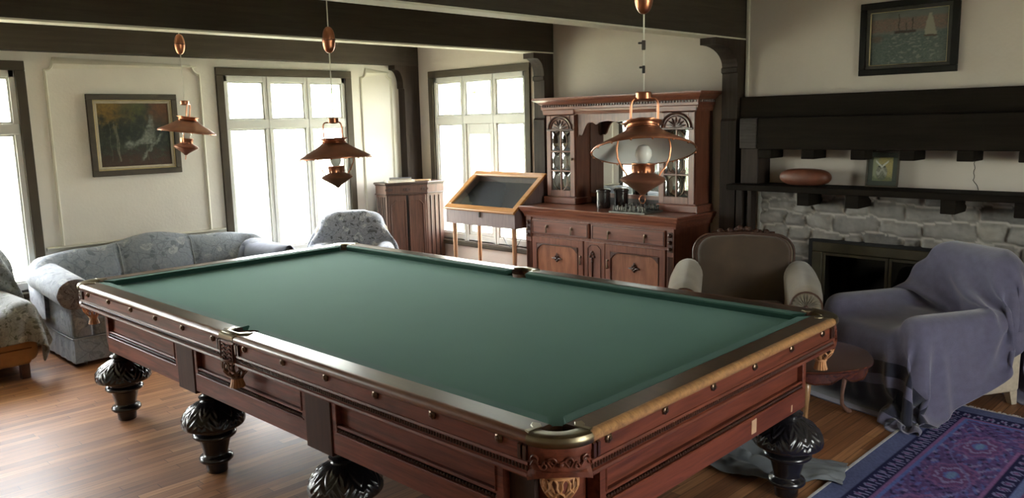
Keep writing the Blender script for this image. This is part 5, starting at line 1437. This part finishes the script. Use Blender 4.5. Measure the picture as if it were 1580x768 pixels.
# ------------------------------------------------------------------ cloth draping (positions solved once when the scene is built)
def sdf_all(P, cols):
    D = np.full(P.shape[:-1], 1e9)
    for c, h, r, ax in cols:
        Q = P - np.array(c)
        if ax:
            ca, sa = math.cos(-ax), math.sin(-ax)
            y = Q[..., 1] * ca - Q[..., 2] * sa; z = Q[..., 1] * sa + Q[..., 2] * ca
            Q = np.stack([Q[..., 0], y, z], -1)
        q = np.abs(Q) - (np.array(h) - r)
        d = np.linalg.norm(np.maximum(q, 0), axis=-1) + np.minimum(q.max(-1), 0) - r
        D = np.minimum(D, d)
    return D
def drape(P0, sp, cols, steps=200, iters=8, fr0=.05, fr1=.5, thick=.010, floor=.006, seed=1, bend=.10, shear=.4, stage=.6, pin=None):
    X = P0.astype(float).copy(); rs = np.random.RandomState(seed); X += rs.normal(0, .002, X.shape); XO = X.copy()
    cons = []
    def add(a, b, rest, k): cons.append((a, b, rest, k))
    S = slice
    for o in (0, 1):
        add((S(None), S(o, -1, 2)), (S(None), S(o + 1, None, 2)), sp, 1.0)
        add((S(o, -1, 2), S(None)), (S(o + 1, None, 2), S(None)), sp, 1.0)
    for o in (0, 1):
        add((S(o, -1, 2), S(None, -1)), (S(o + 1, None, 2), S(1, None)), sp * 1.4142, shear)
        add((S(o, -1, 2), S(1, None)), (S(o + 1, None, 2), S(None, -1)), sp * 1.4142, shear)
    for o in (0, 1, 2, 3):
        add((S(None), S(o, -2, 4)), (S(None), S(o + 2, None, 4)), sp * 2, bend)
        add((S(o, -2, 4), S(None)), (S(o + 2, None, 4), S(None)), sp * 2, bend)
    g = np.array([0, 0, -9.8]) / 3600.0
    def collide(fr):
        d = sdf_all(X, cols); m = d < thick
        if m.any():
            P = X[m]; e = 1e-3; d0 = d[m]
            G = np.stack([sdf_all(P + np.array(v), cols) - d0 for v in ((e, 0, 0), (0, e, 0), (0, 0, e))], -1) / e
            G /= np.linalg.norm(G, axis=-1, keepdims=True) + 1e-9
            P = P + G * (thick - d0)[:, None]
            mv = P - XO[m]; tn_ = mv - G * (mv * G).sum(-1, keepdims=True)
            X[m] = P - tn_ * fr
        z = X[..., 2] < floor
        if z.any():
            X[..., 2][z] = floor; X[..., :2][z] += (XO[..., :2][z] - X[..., :2][z]) * fr
    for st in range(steps):
        fr = fr0 if st < steps * stage else fr1
        V = (X - XO) * .975; XO = X.copy(); X += np.clip(V, -.03, .03) + g
        for it in range(iters):
            for a, b, rest, k in cons:
                A, B = X[a], X[b]
                n0 = min(A.shape[0], B.shape[0]); n1 = min(A.shape[1], B.shape[1]); A = A[:n0, :n1]; B = B[:n0, :n1]
                D = B - A; L = np.linalg.norm(D, axis=-1, keepdims=True) + 1e-9
                c = D * ((L - rest) / L * .5 * k)
                A += c; B -= c
            if pin is not None: X[pin] = P0[pin]
            if it % 2 == 1 or it == iters - 1: collide(fr)
    return X
def cloth_obj(name, X, sp, mat, label, cat, loc, rz, sub=2, thick=.006, group=None):
    nv, nu = X.shape[:2]
    o = grid_mesh(name, nu, nv, lambda i, j: tuple(X[j, i]), None, mat, None, None, True, lambda i, j: (i * sp, j * sp))
    o.location = loc; o.rotation_euler = (0, 0, rz)
    m_ = o.modifiers.new('subd', 'SUBSURF'); m_.levels = sub; m_.render_levels = sub
    m_ = o.modifiers.new('solid', 'SOLIDIFY'); m_.thickness = thick; m_.offset = 0
    return tag(o, label, cat, group)
def sheet(x0, x1, y0, y1, sp, z):
    nx, ny = int(round((x1 - x0) / sp)) + 1, int(round((y1 - y0) / sp)) + 1
    gx, gy = np.meshgrid(x0 + sp * np.arange(nx), y0 + sp * np.arange(ny)); 
    return np.stack([gx, gy, np.full(gx.shape, z)], -1)

def path_sheet(x0, x1, sp, path, half, armz, yfront, yback, skew=0.0):
    """sheet laid along a (y, z) path, lifted over the arms and let down at both sides"""
    pts = [np.array(p, float) for p in path]; seg = [np.linalg.norm(b - a) for a, b in zip(pts[:-1], pts[1:])]; cum = np.concatenate([[0], np.cumsum(seg)])
    n = int(cum[-1] / sp) + 1; t = np.arange(n) * sp
    yy = np.interp(t, cum, [p[0] for p in pts]); zz = np.interp(t, cum, [p[1] for p in pts])
    nx = int(round((x1 - x0) / sp)) + 1; xs = x0 + sp * np.arange(nx)
    Y, XX = np.meshgrid(yy, xs, indexing='ij'); Z = np.meshgrid(zz, xs, indexing='ij')[0]
    XX = XX + skew * (t / t[-1] - .55)[:, None]
    ax_ = np.abs(XX); on = (ax_ > .22) & (Y > yfront) & (Y < yback)
    Z = np.where(on, np.maximum(Z, armz), Z)
    over = np.maximum(0, ax_ - half)
    XX = np.sign(XX) * np.minimum(ax_, half + .10 * over); Z = np.maximum(.02, Z - over)
    return np.stack([XX, Y, Z], -1)

# ------------------------------------------------------------------ upholstered furniture
def soft_box(mb, x0, x1, y0, y1, z0, z1, r=.04, seg=4, M=None): mb.box(x0, x1, y0, y1, z0, z1, r, seg, M)
def rolled_arm(x, sx, y0, y1, zroll, rr, zb, wi, tilt=.0, n=24):
    """arm with an outward roll; x is the inner face, sx the outward side; rings run front to back"""
    rings = []
    m_ = 14
    for k in range(m_ + 1):
        y = y0 + (y1 - y0) * k / m_; u = k / m_
        zr = zroll + tilt * u; pr = []
        # inner bottom, inner up to the roll, round the roll, outer face down
        endr = 1 - .10 * max(0, 1 - k / 1.0) - .10 * max(0, 1 - (m_ - k) / 1.0)
        pr.append((x, zb)); pr.append((x, zr - rr * .3))
        cxr = x + sx * (wi * .5 + rr * .25)
        for i in range(13):
            a = PI * 1.02 - (PI * 1.32) * i / 12
            pr.append((cxr + sx * rr * 1.15 * endr * math.cos(a), zr + rr * endr * math.sin(a)))
        pr.append((x + sx * wi, zr - rr * .95)); pr.append((x + sx * wi, zb))
        rings.append([(a, y, b) for a, b in pr])
    return rings

def build_sofa():
    t = thing('sofa', 'long camelback sofa in blue-grey floral damask with rolled arms, against the left wall', 'sofa', (2.81, 7.00, 0))
    m_ = M['damask']
    b = MB(); soft_box(b, -.93, .93, -.44, .36, .06, .32, .03); b.build('sofa_base', m_, t, smooth=True)
    # skirt with kick pleats at the corners
    path = []
    def run(p, q, n):
        P, Q = Vector(p), Vector(q); d = (Q - P).normalized(); nn = d.cross(Vector((0, 0, 1)))
        for i in range(n):
            u = i / n; w = .004 * math.sin(u * 40) + (.014 * math.exp(-((u - .0) / .02) ** 2))
            v = P.lerp(Q, u) + nn * w; path.append((v.x, v.y, 0))
    run((-.945, -.50, 0), (.945, -.50, 0), 60); run((.945, -.50, 0), (.945, .36, 0), 30); run((.945, .36, 0), (-.945, .36, 0), 8); run((-.945, .36, 0), (-.945, -.50, 0), 30)
    s = MB(); s.sweep(path, [(.012, .035), (.004, .20), (.0, .215), (-.012, .215), (.0, .035)], closed=True); s.build('skirt', m_, t, smooth=True)
    w = MB(); w.tube([(-.95, -.505, .215), (.95, -.505, .215)], .006, 6); w.tube([(-.95, -.505, .215), (-.95, .36, .215)], .006, 6); w.tube([(.95, -.505, .215), (.95, .36, .215)], .006, 6); w.build('piping', M['welt'], t)
    f = MB(); soft_box(f, -.80, .80, -.475, -.40, .20, .36, .03); f.build('front_rail', m_, t, smooth=True)
    for i in range(3):
        x0 = -.77 + i * .515
        c = MB(); soft_box(c, x0 + .004, x0 + .511, -.47, .14, .33, .485, .055, 5); c.build('seat_cushion', m_, t, smooth=True)
    # camelback
    N = 56; rings = []
    for i in range(N + 1):
        x = -.985 + 1.97 * i / N; a = abs(x)
        h = .790 + .070 * (.5 + .5 * math.cos(min(1, a / .46) * PI)) - .035 * sstep(.60, .96, a) - .05 * sstep(.93, .985, a)
        g = sum(.020 * math.exp(-((x - c) / .014) ** 2) for c in (-.31, .31)); puff = .030 * (1 - ((x / .31 + 1) / 2 % 1 * 2 - 1) ** 2) if a < .93 else 0
        yf = -.02 * 0
        curve = -.16 * sstep(.78, .985, a)
        pr = [(.16 + curve, .30), (.145 - puff + g + curve, .44), (.165 - puff + g + curve, .60), (.215 - puff * .6 + g + curve, h - .07), (.245 + g * .4 + curve * .8, h - .018), (.285 + curve * .6, h), (.335 + curve * .3, h - .006), (.375, h - .05), (.385, h - .16), (.37, .30)]
        rings.append([(x, y, z) for y, z in pr])
    bk = MB(); bk.loft(rings); B_ = bk.build('back', m_, t, smooth=True, angle=70)
    for c in (-.31, .31): MB().tube([(c, .150, .44), (c, .172, .60), (c, .220, .765), (c, .262, .795), (c, .31, .803)], .0055, 6).build('piping', M['welt'], B_, smooth=True)
    for sx in (-1, 1):
        a = MB(); a.loft(rolled_arm(sx * .80, sx, -.485, .30, .555, .118, .20, .135, tilt=.055)); soft_box(a, *sorted((sx * .82, sx * .948)), -.49, .37, .205, .56, .03); A_ = a.build('arm', m_, t, smooth=True, angle=60)
        cxr = sx * (.80 + .135 * .5 + .118 * .25)
        fr = MB(); n = 40; rings = []
        for k, (sc, yy) in enumerate(((1.0, -.484), (1.0, -.496), (.86, -.506), (.4, -.509), (.02, -.507))):
            rings.append([(cxr + sx * .118 * 1.10 * sc * (1 + .02 * math.cos(n * 0 + 9 * q)) * math.cos(q), yy - .004 * math.cos(14 * q) * (1 if k in (2, 3) else 0), .552 + .115 * sc * math.sin(q)) for q in [2 * PI * i / n for i in range(n)]])
        fr.loft(rings); fr.build('arm_scroll', M['damask_dark'], A_, smooth=True)
        pn = MB(); soft_box(pn, *sorted((sx * .805, sx * .945)), -.497, -.46, .215, .50, .03); pn.build('arm_front', m_, A_, smooth=True)
    for sx in (-1, 1):
        for y in (-.44, .32): MB().lathe([(.018, 0), (.026, .06)], 12, Matrix.Translation((sx * .87, y, 0))).build('foot', M['foot'], t)
M['damask_dark'] = floral('dark_damask', (.17, .17, .19), (.075, .065, .07), (.34, .34, .36), 16)
build_sofa()

def build_left_armchair():
    t = thing('armchair', 'tan armchair at the left edge with dark tapered feet and floral cotton thrown over it', 'armchair', (1.16, 6.86, 0), .04)
    m_ = M['tan_cloth']
    b = MB(); soft_box(b, -.40, .40, -.40, .36, .105, .34, .03); b.build('seat_base', m_, t, smooth=True)
    b = MB(); b.tube([(-.40, -.405, .225), (.40, -.405, .225)], .005, 6); b.build('piping', M['foot_tan'], t)
    c = MB(); soft_box(c, -.30, .30, -.42, .22, .34, .46, .05, 5); c.build('seat_cushion', m_, t, smooth=True)
    for sx in (-1, 1):
        a = MB(); soft_box(a, *sorted((sx * .30, sx * .455)), -.40, .32, .12, .54, .06, 5); a.build('arm', m_, t, smooth=True)
    k = MB(); soft_box(k, -.47, .47, .20, .38, .2, .92, .07, 5, M=Matrix.Translation((0, .0, 0)) @ Matrix.Rotation(-.12, 4, 'X')); k.build('back', m_, t, smooth=True)
    for sx in (-1, 1):
        for y in (-.35, .31): MB().prism([(-.028, -.028), (.028, -.028), (.028, .028), (-.028, .028)], .0, .11, M=xf((sx * .355, y, 0))).build('foot', M['foot'], t)
M['foot_tan'] = plain('tan_piping', (.22, .11, .045), .8)
build_left_armchair()
cols = [((0, -.02, .25), (.40, .40, .22), .04, 0), ((.378, -.04, .33), (.082, .37, .215), .06, 0), ((-.378, -.04, .33), (.082, .37, .215), .06, 0), ((0, .36, .55), (.47, .095, .36), .07, -.12)]
P0 = path_sheet(-.40, .68, .04, [(.56, .55), (.52, .90), (.48, .945), (.34, .945), (.22, .48), (-.40, .48), (-.45, .42), (-.46, .30)], .47, .57, -.42, .26)
X = drape(P0, .04, cols, steps=150, iters=6, fr0=.25, fr1=.6, thick=.018, pin=((np.abs(P0[..., 0]) < .36) & (P0[..., 2] > .935)) | ((np.abs(P0[..., 0]) < .24) & (np.abs(P0[..., 1] - .22) < .03) & (P0[..., 2] < .52)))
cloth_obj('floral_throw', X, .04, M['throw_floral_green'], 'faded floral cotton throw covering the seat, back and one arm of the tan armchair', 'throw', (1.16, 6.86, 0), .04)

# covered armchair in the far corner
def build_far_armchair():
    t = thing('armchair', 'armchair wholly covered by a blue floral sheet in front of the middle window', 'armchair', (4.43, 6.60, 0), math.radians(-35))
    m_ = M['ecru']
    b = MB(); soft_box(b, -.36, .36, -.36, .32, .10, .42, .05); b.build('seat', m_, t, smooth=True)
    for sx in (-1, 1):
        a = MB(); soft_box(a, *sorted((sx * .25, sx * .385)), -.33, .30, .12, .60, .06, 5); a.build('arm', m_, t, smooth=True)
    k = MB(); k.prism([(-.34, .2), (.34, .2), (.36, .68)] + [(.36 * math.cos(a), .68 + .21 * math.sin(a)) for a in [PI * i / 12 for i in range(1, 12)]] + [(-.36, .68)], -.08, .08, M=Matrix(((1, 0, 0, 0), (0, 0, -1, .24), (0, 1, 0, 0), (0, 0, 0, 1))), bev=.04, seg=3); k.build('back', m_, t, smooth=True)
    for sx in (-1, 1):
        for y in (-.3, .27): MB().lathe([(.016, 0), (.026, .11)], 12, Matrix.Translation((sx * .32, y, 0))).build('leg', M['foot'], t)
build_far_armchair()
cols = [((0, -.02, .26), (.36, .36, .17), .05, 0), ((.318, -.015, .36), (.068, .315, .24), .06, 0), ((-.318, -.015, .36), (.068, .315, .24), .06, 0),
        ((0, .24, .45), (.36, .085, .25), .07, 0), ((0, .24, .62), (.30, .085, .26), .08, 0), ((0, .24, .68), (.20, .085, .215), .08, 0)]
P0 = path_sheet(-.74, .74, .04, [(.42, .20), (.38, .86), (.32, .915), (.18, .915), (.12, .46), (-.38, .45), (-.42, .04)], .40, .63, -.36, .16)
X = drape(P0, .04, cols, steps=190, iters=6, fr0=.06, fr1=.6, thick=.018, pin=((P0[..., 2] > .90) & (np.abs(P0[..., 0]) < .16)) | ((np.abs(P0[..., 1] - .12) < .03) & (P0[..., 2] < .50) & (np.abs(P0[..., 0]) < .18)))
cloth_obj('floral_cover', X, .04, M['throw_floral'], 'blue and grey floral cotton sheet covering the armchair by the middle window', 'throw', (4.43, 6.60, 0), math.radians(-35))

# throw on the right arm of the sofa
cols = [((.885, -.06, .50), (.125, .44, .175), .11, 0), ((0, .28, .55), (.98, .10, .26), .06, 0), ((.6, -.15, .30), (.4, .34, .18), .05, 0)]
P0 = sheet(.52, 1.28, -.50, .22, .035, .70)
X = drape(P0, .035, cols, steps=120, iters=6, fr0=.3, fr1=.7, thick=.02, pin=(np.abs(P0[..., 0] - .90) < .03))
cloth_obj('blue_throw', X, .035, M['sofa_throw'], 'pale blue throw folded over the right arm of the long sofa', 'throw', (2.81, 7.00, 0), 0)

# brown velvet armchair by the fireplace
def build_velvet_chair():
    t = thing('armchair', 'brown velvet armchair with ecru arms, pleated arm rosettes and carved crest, by the fireplace', 'armchair', (5.00, 2.75, 0), math.radians(-60))
    b = MB(); soft_box(b, -.34, .34, -.36, .34, .13, .34, .04); b.build('seat_base', M['ecru'], t, smooth=True)
    c = MB(); soft_box(c, -.285, .285, -.40, .20, .34, .47, .055, 5); c.build('seat_cushion', M['velvet'], t, smooth=True)
    lean = Matrix.Translation((0, .20, .40)) @ Matrix.Rotation(-.13, 4, 'X')
    def outline(w, h, r, z0=-.10):
        pts = [(-w * .94, z0), (w * .94, z0), (w, h - r * 1.0)]
        pts += [(w - r + r * math.cos(a), h - r + r * math.sin(a)) for a in [PI / 2 * i / 8 for i in range(1, 9)]]
        pts += [(0, h + .012)] + [(-w + r - r * math.sin(a), h - r + r * math.cos(a)) for a in [PI / 2 * i / 8 for i in range(0, 8)]] + [(-w, h - r * 1.0)]
        return pts
    up = Matrix(((1, 0, 0, 0), (0, 0, -1, 0), (0, 1, 0, 0), (0, 0, 0, 1)))
    k = MB(); k.prism(outline(.345, .525, .13), -.135, .02, M=lean @ up, bev=.02, seg=3); B_ = k.build('back_frame', M['ecru'], t, smooth=True, angle=50)
    pb = MB(); pb.prism(outline(.316, .512, .12), .0, .055, M=lean @ up, bev=.028, seg=4); pb.build('back_cushion', M['velvet'], t, smooth=True, angle=60)
    w = MB()
    for o_, r_, yy in ((outline(.345, .525, .13), .008, .020), (outline(.319, .515, .12), .009, .026)):
        w.tube([tuple(lean @ up @ Vector((x, z, yy))) for x, z in o_[1:] + o_[:1]], r_, 6)
    w.build('dark_piping', M['foot'], B_, smooth=True)
    cr = MB()
    for i in range(15):
        x = -.16 + .32 * i / 14; h = .545 + .030 * math.exp(-(x / .07) ** 2) + .006 * math.cos(i * 2.2)
        cr.ball(tuple(lean @ up @ Vector((x, h - .010, -.10))), .020 + .004 * math.cos(i * 2.2), 8)
    cr.tube([tuple(lean @ up @ Vector((x, .530, -.10))) for x in (-.22, -.1, 0, .1, .22)], .016, 8)
    cr.build('carved_crest', M['walnut'], t, smooth=True)
    for sx in (-1, 1):
        rings = []
        for k_ in range(15):
            u = k_ / 14; y = -.40 + .66 * u
            zc_ = .560 + .085 * u; rr = .100 + .012 * math.sin(u * PI); endr = 1 - .12 * max(0, 1 - k_) - .3 * max(0, 1 - (14 - k_))
            cx = sx * (.375 + .012 * math.sin(u * PI)); pr = [(sx * .27, .30), (sx * .285, .48)]
            for i in range(15):
                a = PI * 1.0 - (PI * 1.25) * i / 14
                pr.append((cx + sx * rr * endr * math.cos(a), zc_ + rr * 1.05 * endr * math.sin(a)))
            pr += [(sx * .40, .42), (sx * .385, .16), (sx * .27, .16)]
            rings.append([(a, y, b_) for a, b_ in pr])
        a = MB(); a.loft(rings); A_ = a.build('arm', M['ecru'], t, smooth=True, angle=60)
        cx, cz, r0 = sx * .375, .555, .092; n = 88; rings = []
        for sc, yy, am in ((1.0, -.400, 0), (1.0, -.412, .2), (.80, -.420, 1), (.45, -.418, 1), (.22, -.412, .6), (.05, -.410, 0)):
            rings.append([(cx + r0 * sc * math.cos(q), yy - .005 * am * math.cos(22 * q), cz + r0 * sc * math.sin(q)) for q in [2 * PI * i / n for i in range(n)]])
        ro = MB(); ro.loft(rings); R_ = ro.build('pleated_rosette', M['ecru_dark'], A_, smooth=True, angle=70)
        rg = MB(); rg.tube([(cx + (r0 + .004) * math.cos(q), -.410, cz + (r0 + .004) * math.sin(q)) for q in [2 * PI * i / 30 for i in range(30)]], .007, 6, closed=True); rg.ball((cx, -.414, cz), .014, 10); rg.build('dark_piping', M['foot'], A_, smooth=True)
    for sx in (-1, 1):
        for y in (-.33, .28): MB().lathe([(.018, 0), (.022, .02), (.030, .13)], 12, Matrix.Translation((sx * .29, y, 0))).build('foot', M['foot'], t)
M['ecru_dark'] = plain('pleated_olive', (.16, .135, .095), .8, noise=.2, scale=30, sheen=.3)
build_velvet_chair()

# blanket-covered armchair at the right
BC, BR = (5.28, 1.69, 0), math.radians(-119.7)
def build_blanket_chair():
    t = thing('armchair', 'cream brocade armchair beneath the blue-grey blanket, only its lower edge and foot bare', 'armchair', BC, BR)
    m_ = M['cream']
    b = MB(); soft_box(b, -.385, .385, -.38, .40, .085, .36, .025); b.build('seat_base', m_, t, smooth=True)
    c = MB(); soft_box(c, -.27, .27, -.42, .24, .36, .45, .04, 4); c.build('seat_cushion', m_, t, smooth=True)
    for sx in (-1, 1):
        a = MB(); soft_box(a, *sorted((sx * .27, sx * .41)), -.39, .34, .20, .575, .055, 5); a.build('arm', m_, t, smooth=True)
    k = MB(); soft_box(k, -.37, .39, -.08, .08, -.28, .14, .07, 5, M=Matrix.Translation((0, .31, .625)) @ Matrix.Rotation(-.10, 4, 'X'))
    soft_box(k, -.24, .36, -.08, .08, -.05, .275, .075, 5, M=Matrix.Translation((0, .31, .625)) @ Matrix.Rotation(-.10, 4, 'X')); k.build('back', m_, t, smooth=True)
    for sx in (-1, 1):
        for y, dy in ((-.345, -.01), (.365, .012)):
            MB().loft([[(sx * .345 + a * s_ + 0, y + b_ * s_ + q, z) for a, b_ in ((-.024, -.024), (.024, -.024), (.024, .024), (-.024, .024))] for s_, q, z in ((.75, dy * 2, 0), (.95, dy, .045), (1.15, 0, .092))]).build('foot', m_, t)
    return t
build_blanket_chair()
cols = [((0, .0, .26), (.385, .40, .18), .03, 0), ((0, -.09, .38), (.27, .33, .075), .04, 0), ((.34, -.025, .37), (.072, .365, .21), .055, 0), ((-.34, -.025, .37), (.072, .365, .21), .055, 0), ((.01, .31 - .007, .555), (.38, .085, .21), .07, -.10), ((.06, .31 + .011, .7375), (.30, .085, .163), .075, -.10)]
P0 = path_sheet(-.86, .86, .035, [(.50, .25), (.46, .90), (.42, .93), (.27, .93), (.16, .50), (-.44, .49), (-.48, .44), (-.52, .02)], .43, .61, -.42, .22, skew=.70)
pin = (P0[..., 0] < .30) & (P0[..., 0] > -.16) & (P0[..., 2] > .92) & (np.abs(P0[..., 1] - .35) < .04)
pin |= (np.abs(P0[..., 0]) < .20) & (np.abs(P0[..., 1] - .155) < .03) & (P0[..., 2] < .53)
X = drape(P0, .035, cols, steps=230, iters=8, fr0=.12, fr1=.5, seed=4, stage=.6, thick=.018, pin=pin)
# keep the hem behind the chair clear of the stone
ca_, sa_ = math.cos(BR), math.sin(BR)
wx_ = BC[0] + X[..., 0] * ca_ - X[..., 1] * sa_; over_ = np.maximum(0, wx_ - 5.828)
X[..., 0] -= over_ * ca_; X[..., 1] += over_ * sa_
def blanket_mat():
    m = M['blanket']; n = m.node_tree.nodes; l = m.node_tree.links; b = n['Principled BSDF']
    src = b.inputs['Base Color'].links[0].from_socket
    uv = n.new('ShaderNodeUVMap'); s = n.new('ShaderNodeSeparateXYZ'); l.new(uv.outputs[0], s.inputs[0])
    mx = n.new('ShaderNodeMath'); mx.operation = 'MAXIMUM'
    half = n.new('ShaderNodeMath'); half.operation = 'MULTIPLY'; half.inputs[1].default_value = .25; l.new(s.outputs['Y'], half.inputs[0])
    outs = []
    for a, c in ((1.98, 2.05), (2.12, 2.30)):
        r = n.new('ShaderNodeValToRGB'); r.color_ramp.interpolation = 'CONSTANT'; e = r.color_ramp.elements
        e[0].position = 0; e[0].color = (0, 0, 0, 1); e[1].position = a / 4; e[1].color = (1, 1, 1, 1); k = e.new(c / 4); k.color = (0, 0, 0, 1)
        l.new(half.outputs[0], r.inputs['Fac']); outs.append(r.outputs['Color'])
    l.new(outs[0], mx.inputs[0]); l.new(outs[1], mx.inputs[1])
    mr = n.new('ShaderNodeMixRGB'); l.new(mx.outputs[0], mr.inputs[0]); l.new(src, mr.inputs[1]); mr.inputs[2].default_value = (.022, .023, .040, 1)
    l.new(mr.outputs[0], b.inputs['Base Color'])
blanket_mat()
cloth_obj('blanket', X, .035, M['blanket'], 'blue-grey woollen blanket with dark end stripes draped over the armchair at the right', 'blanket', BC, BR)

# crumpled dust sheet on the floor under the table's right end
nu, nv = 84, 30
def tarp(i, j):
    u, v = i / (nu - 1), j / (nv - 1)
    w_ = .56 - .30 * u
    x = 3.52 + .25 * u + (v - .5) * w_ * .95 + .03 * math.sin(u * 7); y = 2.34 - .80 * u + (v - .5) * w_ * .30 + .03 * math.sin(u * 5)
    # folds run along the length of the sheet
    z = .012 + .050 * abs(math.sin(v * 9 + 2.2 * u + 1.5 * fn(u * 3, v * 2))) * math.sin(PI * min(1, max(0, v))) ** .5 * (1 - .55 * u) + .04 * max(0, fn(u * 5, v * 3, 4)) + .03 * abs(fn(u * 11, v * 7, 8))
    z += .10 * math.exp(-((u - .28) / .16) ** 2 - ((v - .75) / .3) ** 2)
    return (x + .03 * fn(v * 4, u * 2, 9), y + .02 * fn(u * 6, v * 6, 2), z)
o = grid_mesh('dust_sheet', nu, nv, tarp, None, M['tarp'], None)
m_ = o.modifiers.new('subd', 'SUBSURF'); m_.levels = 1; m_.render_levels = 1
m_ = o.modifiers.new('solid', 'SOLIDIFY'); m_.thickness = .004; m_.offset = 0
tag(o, 'crumpled grey dust sheet on the floor around the right-hand table leg', 'dust sheet')
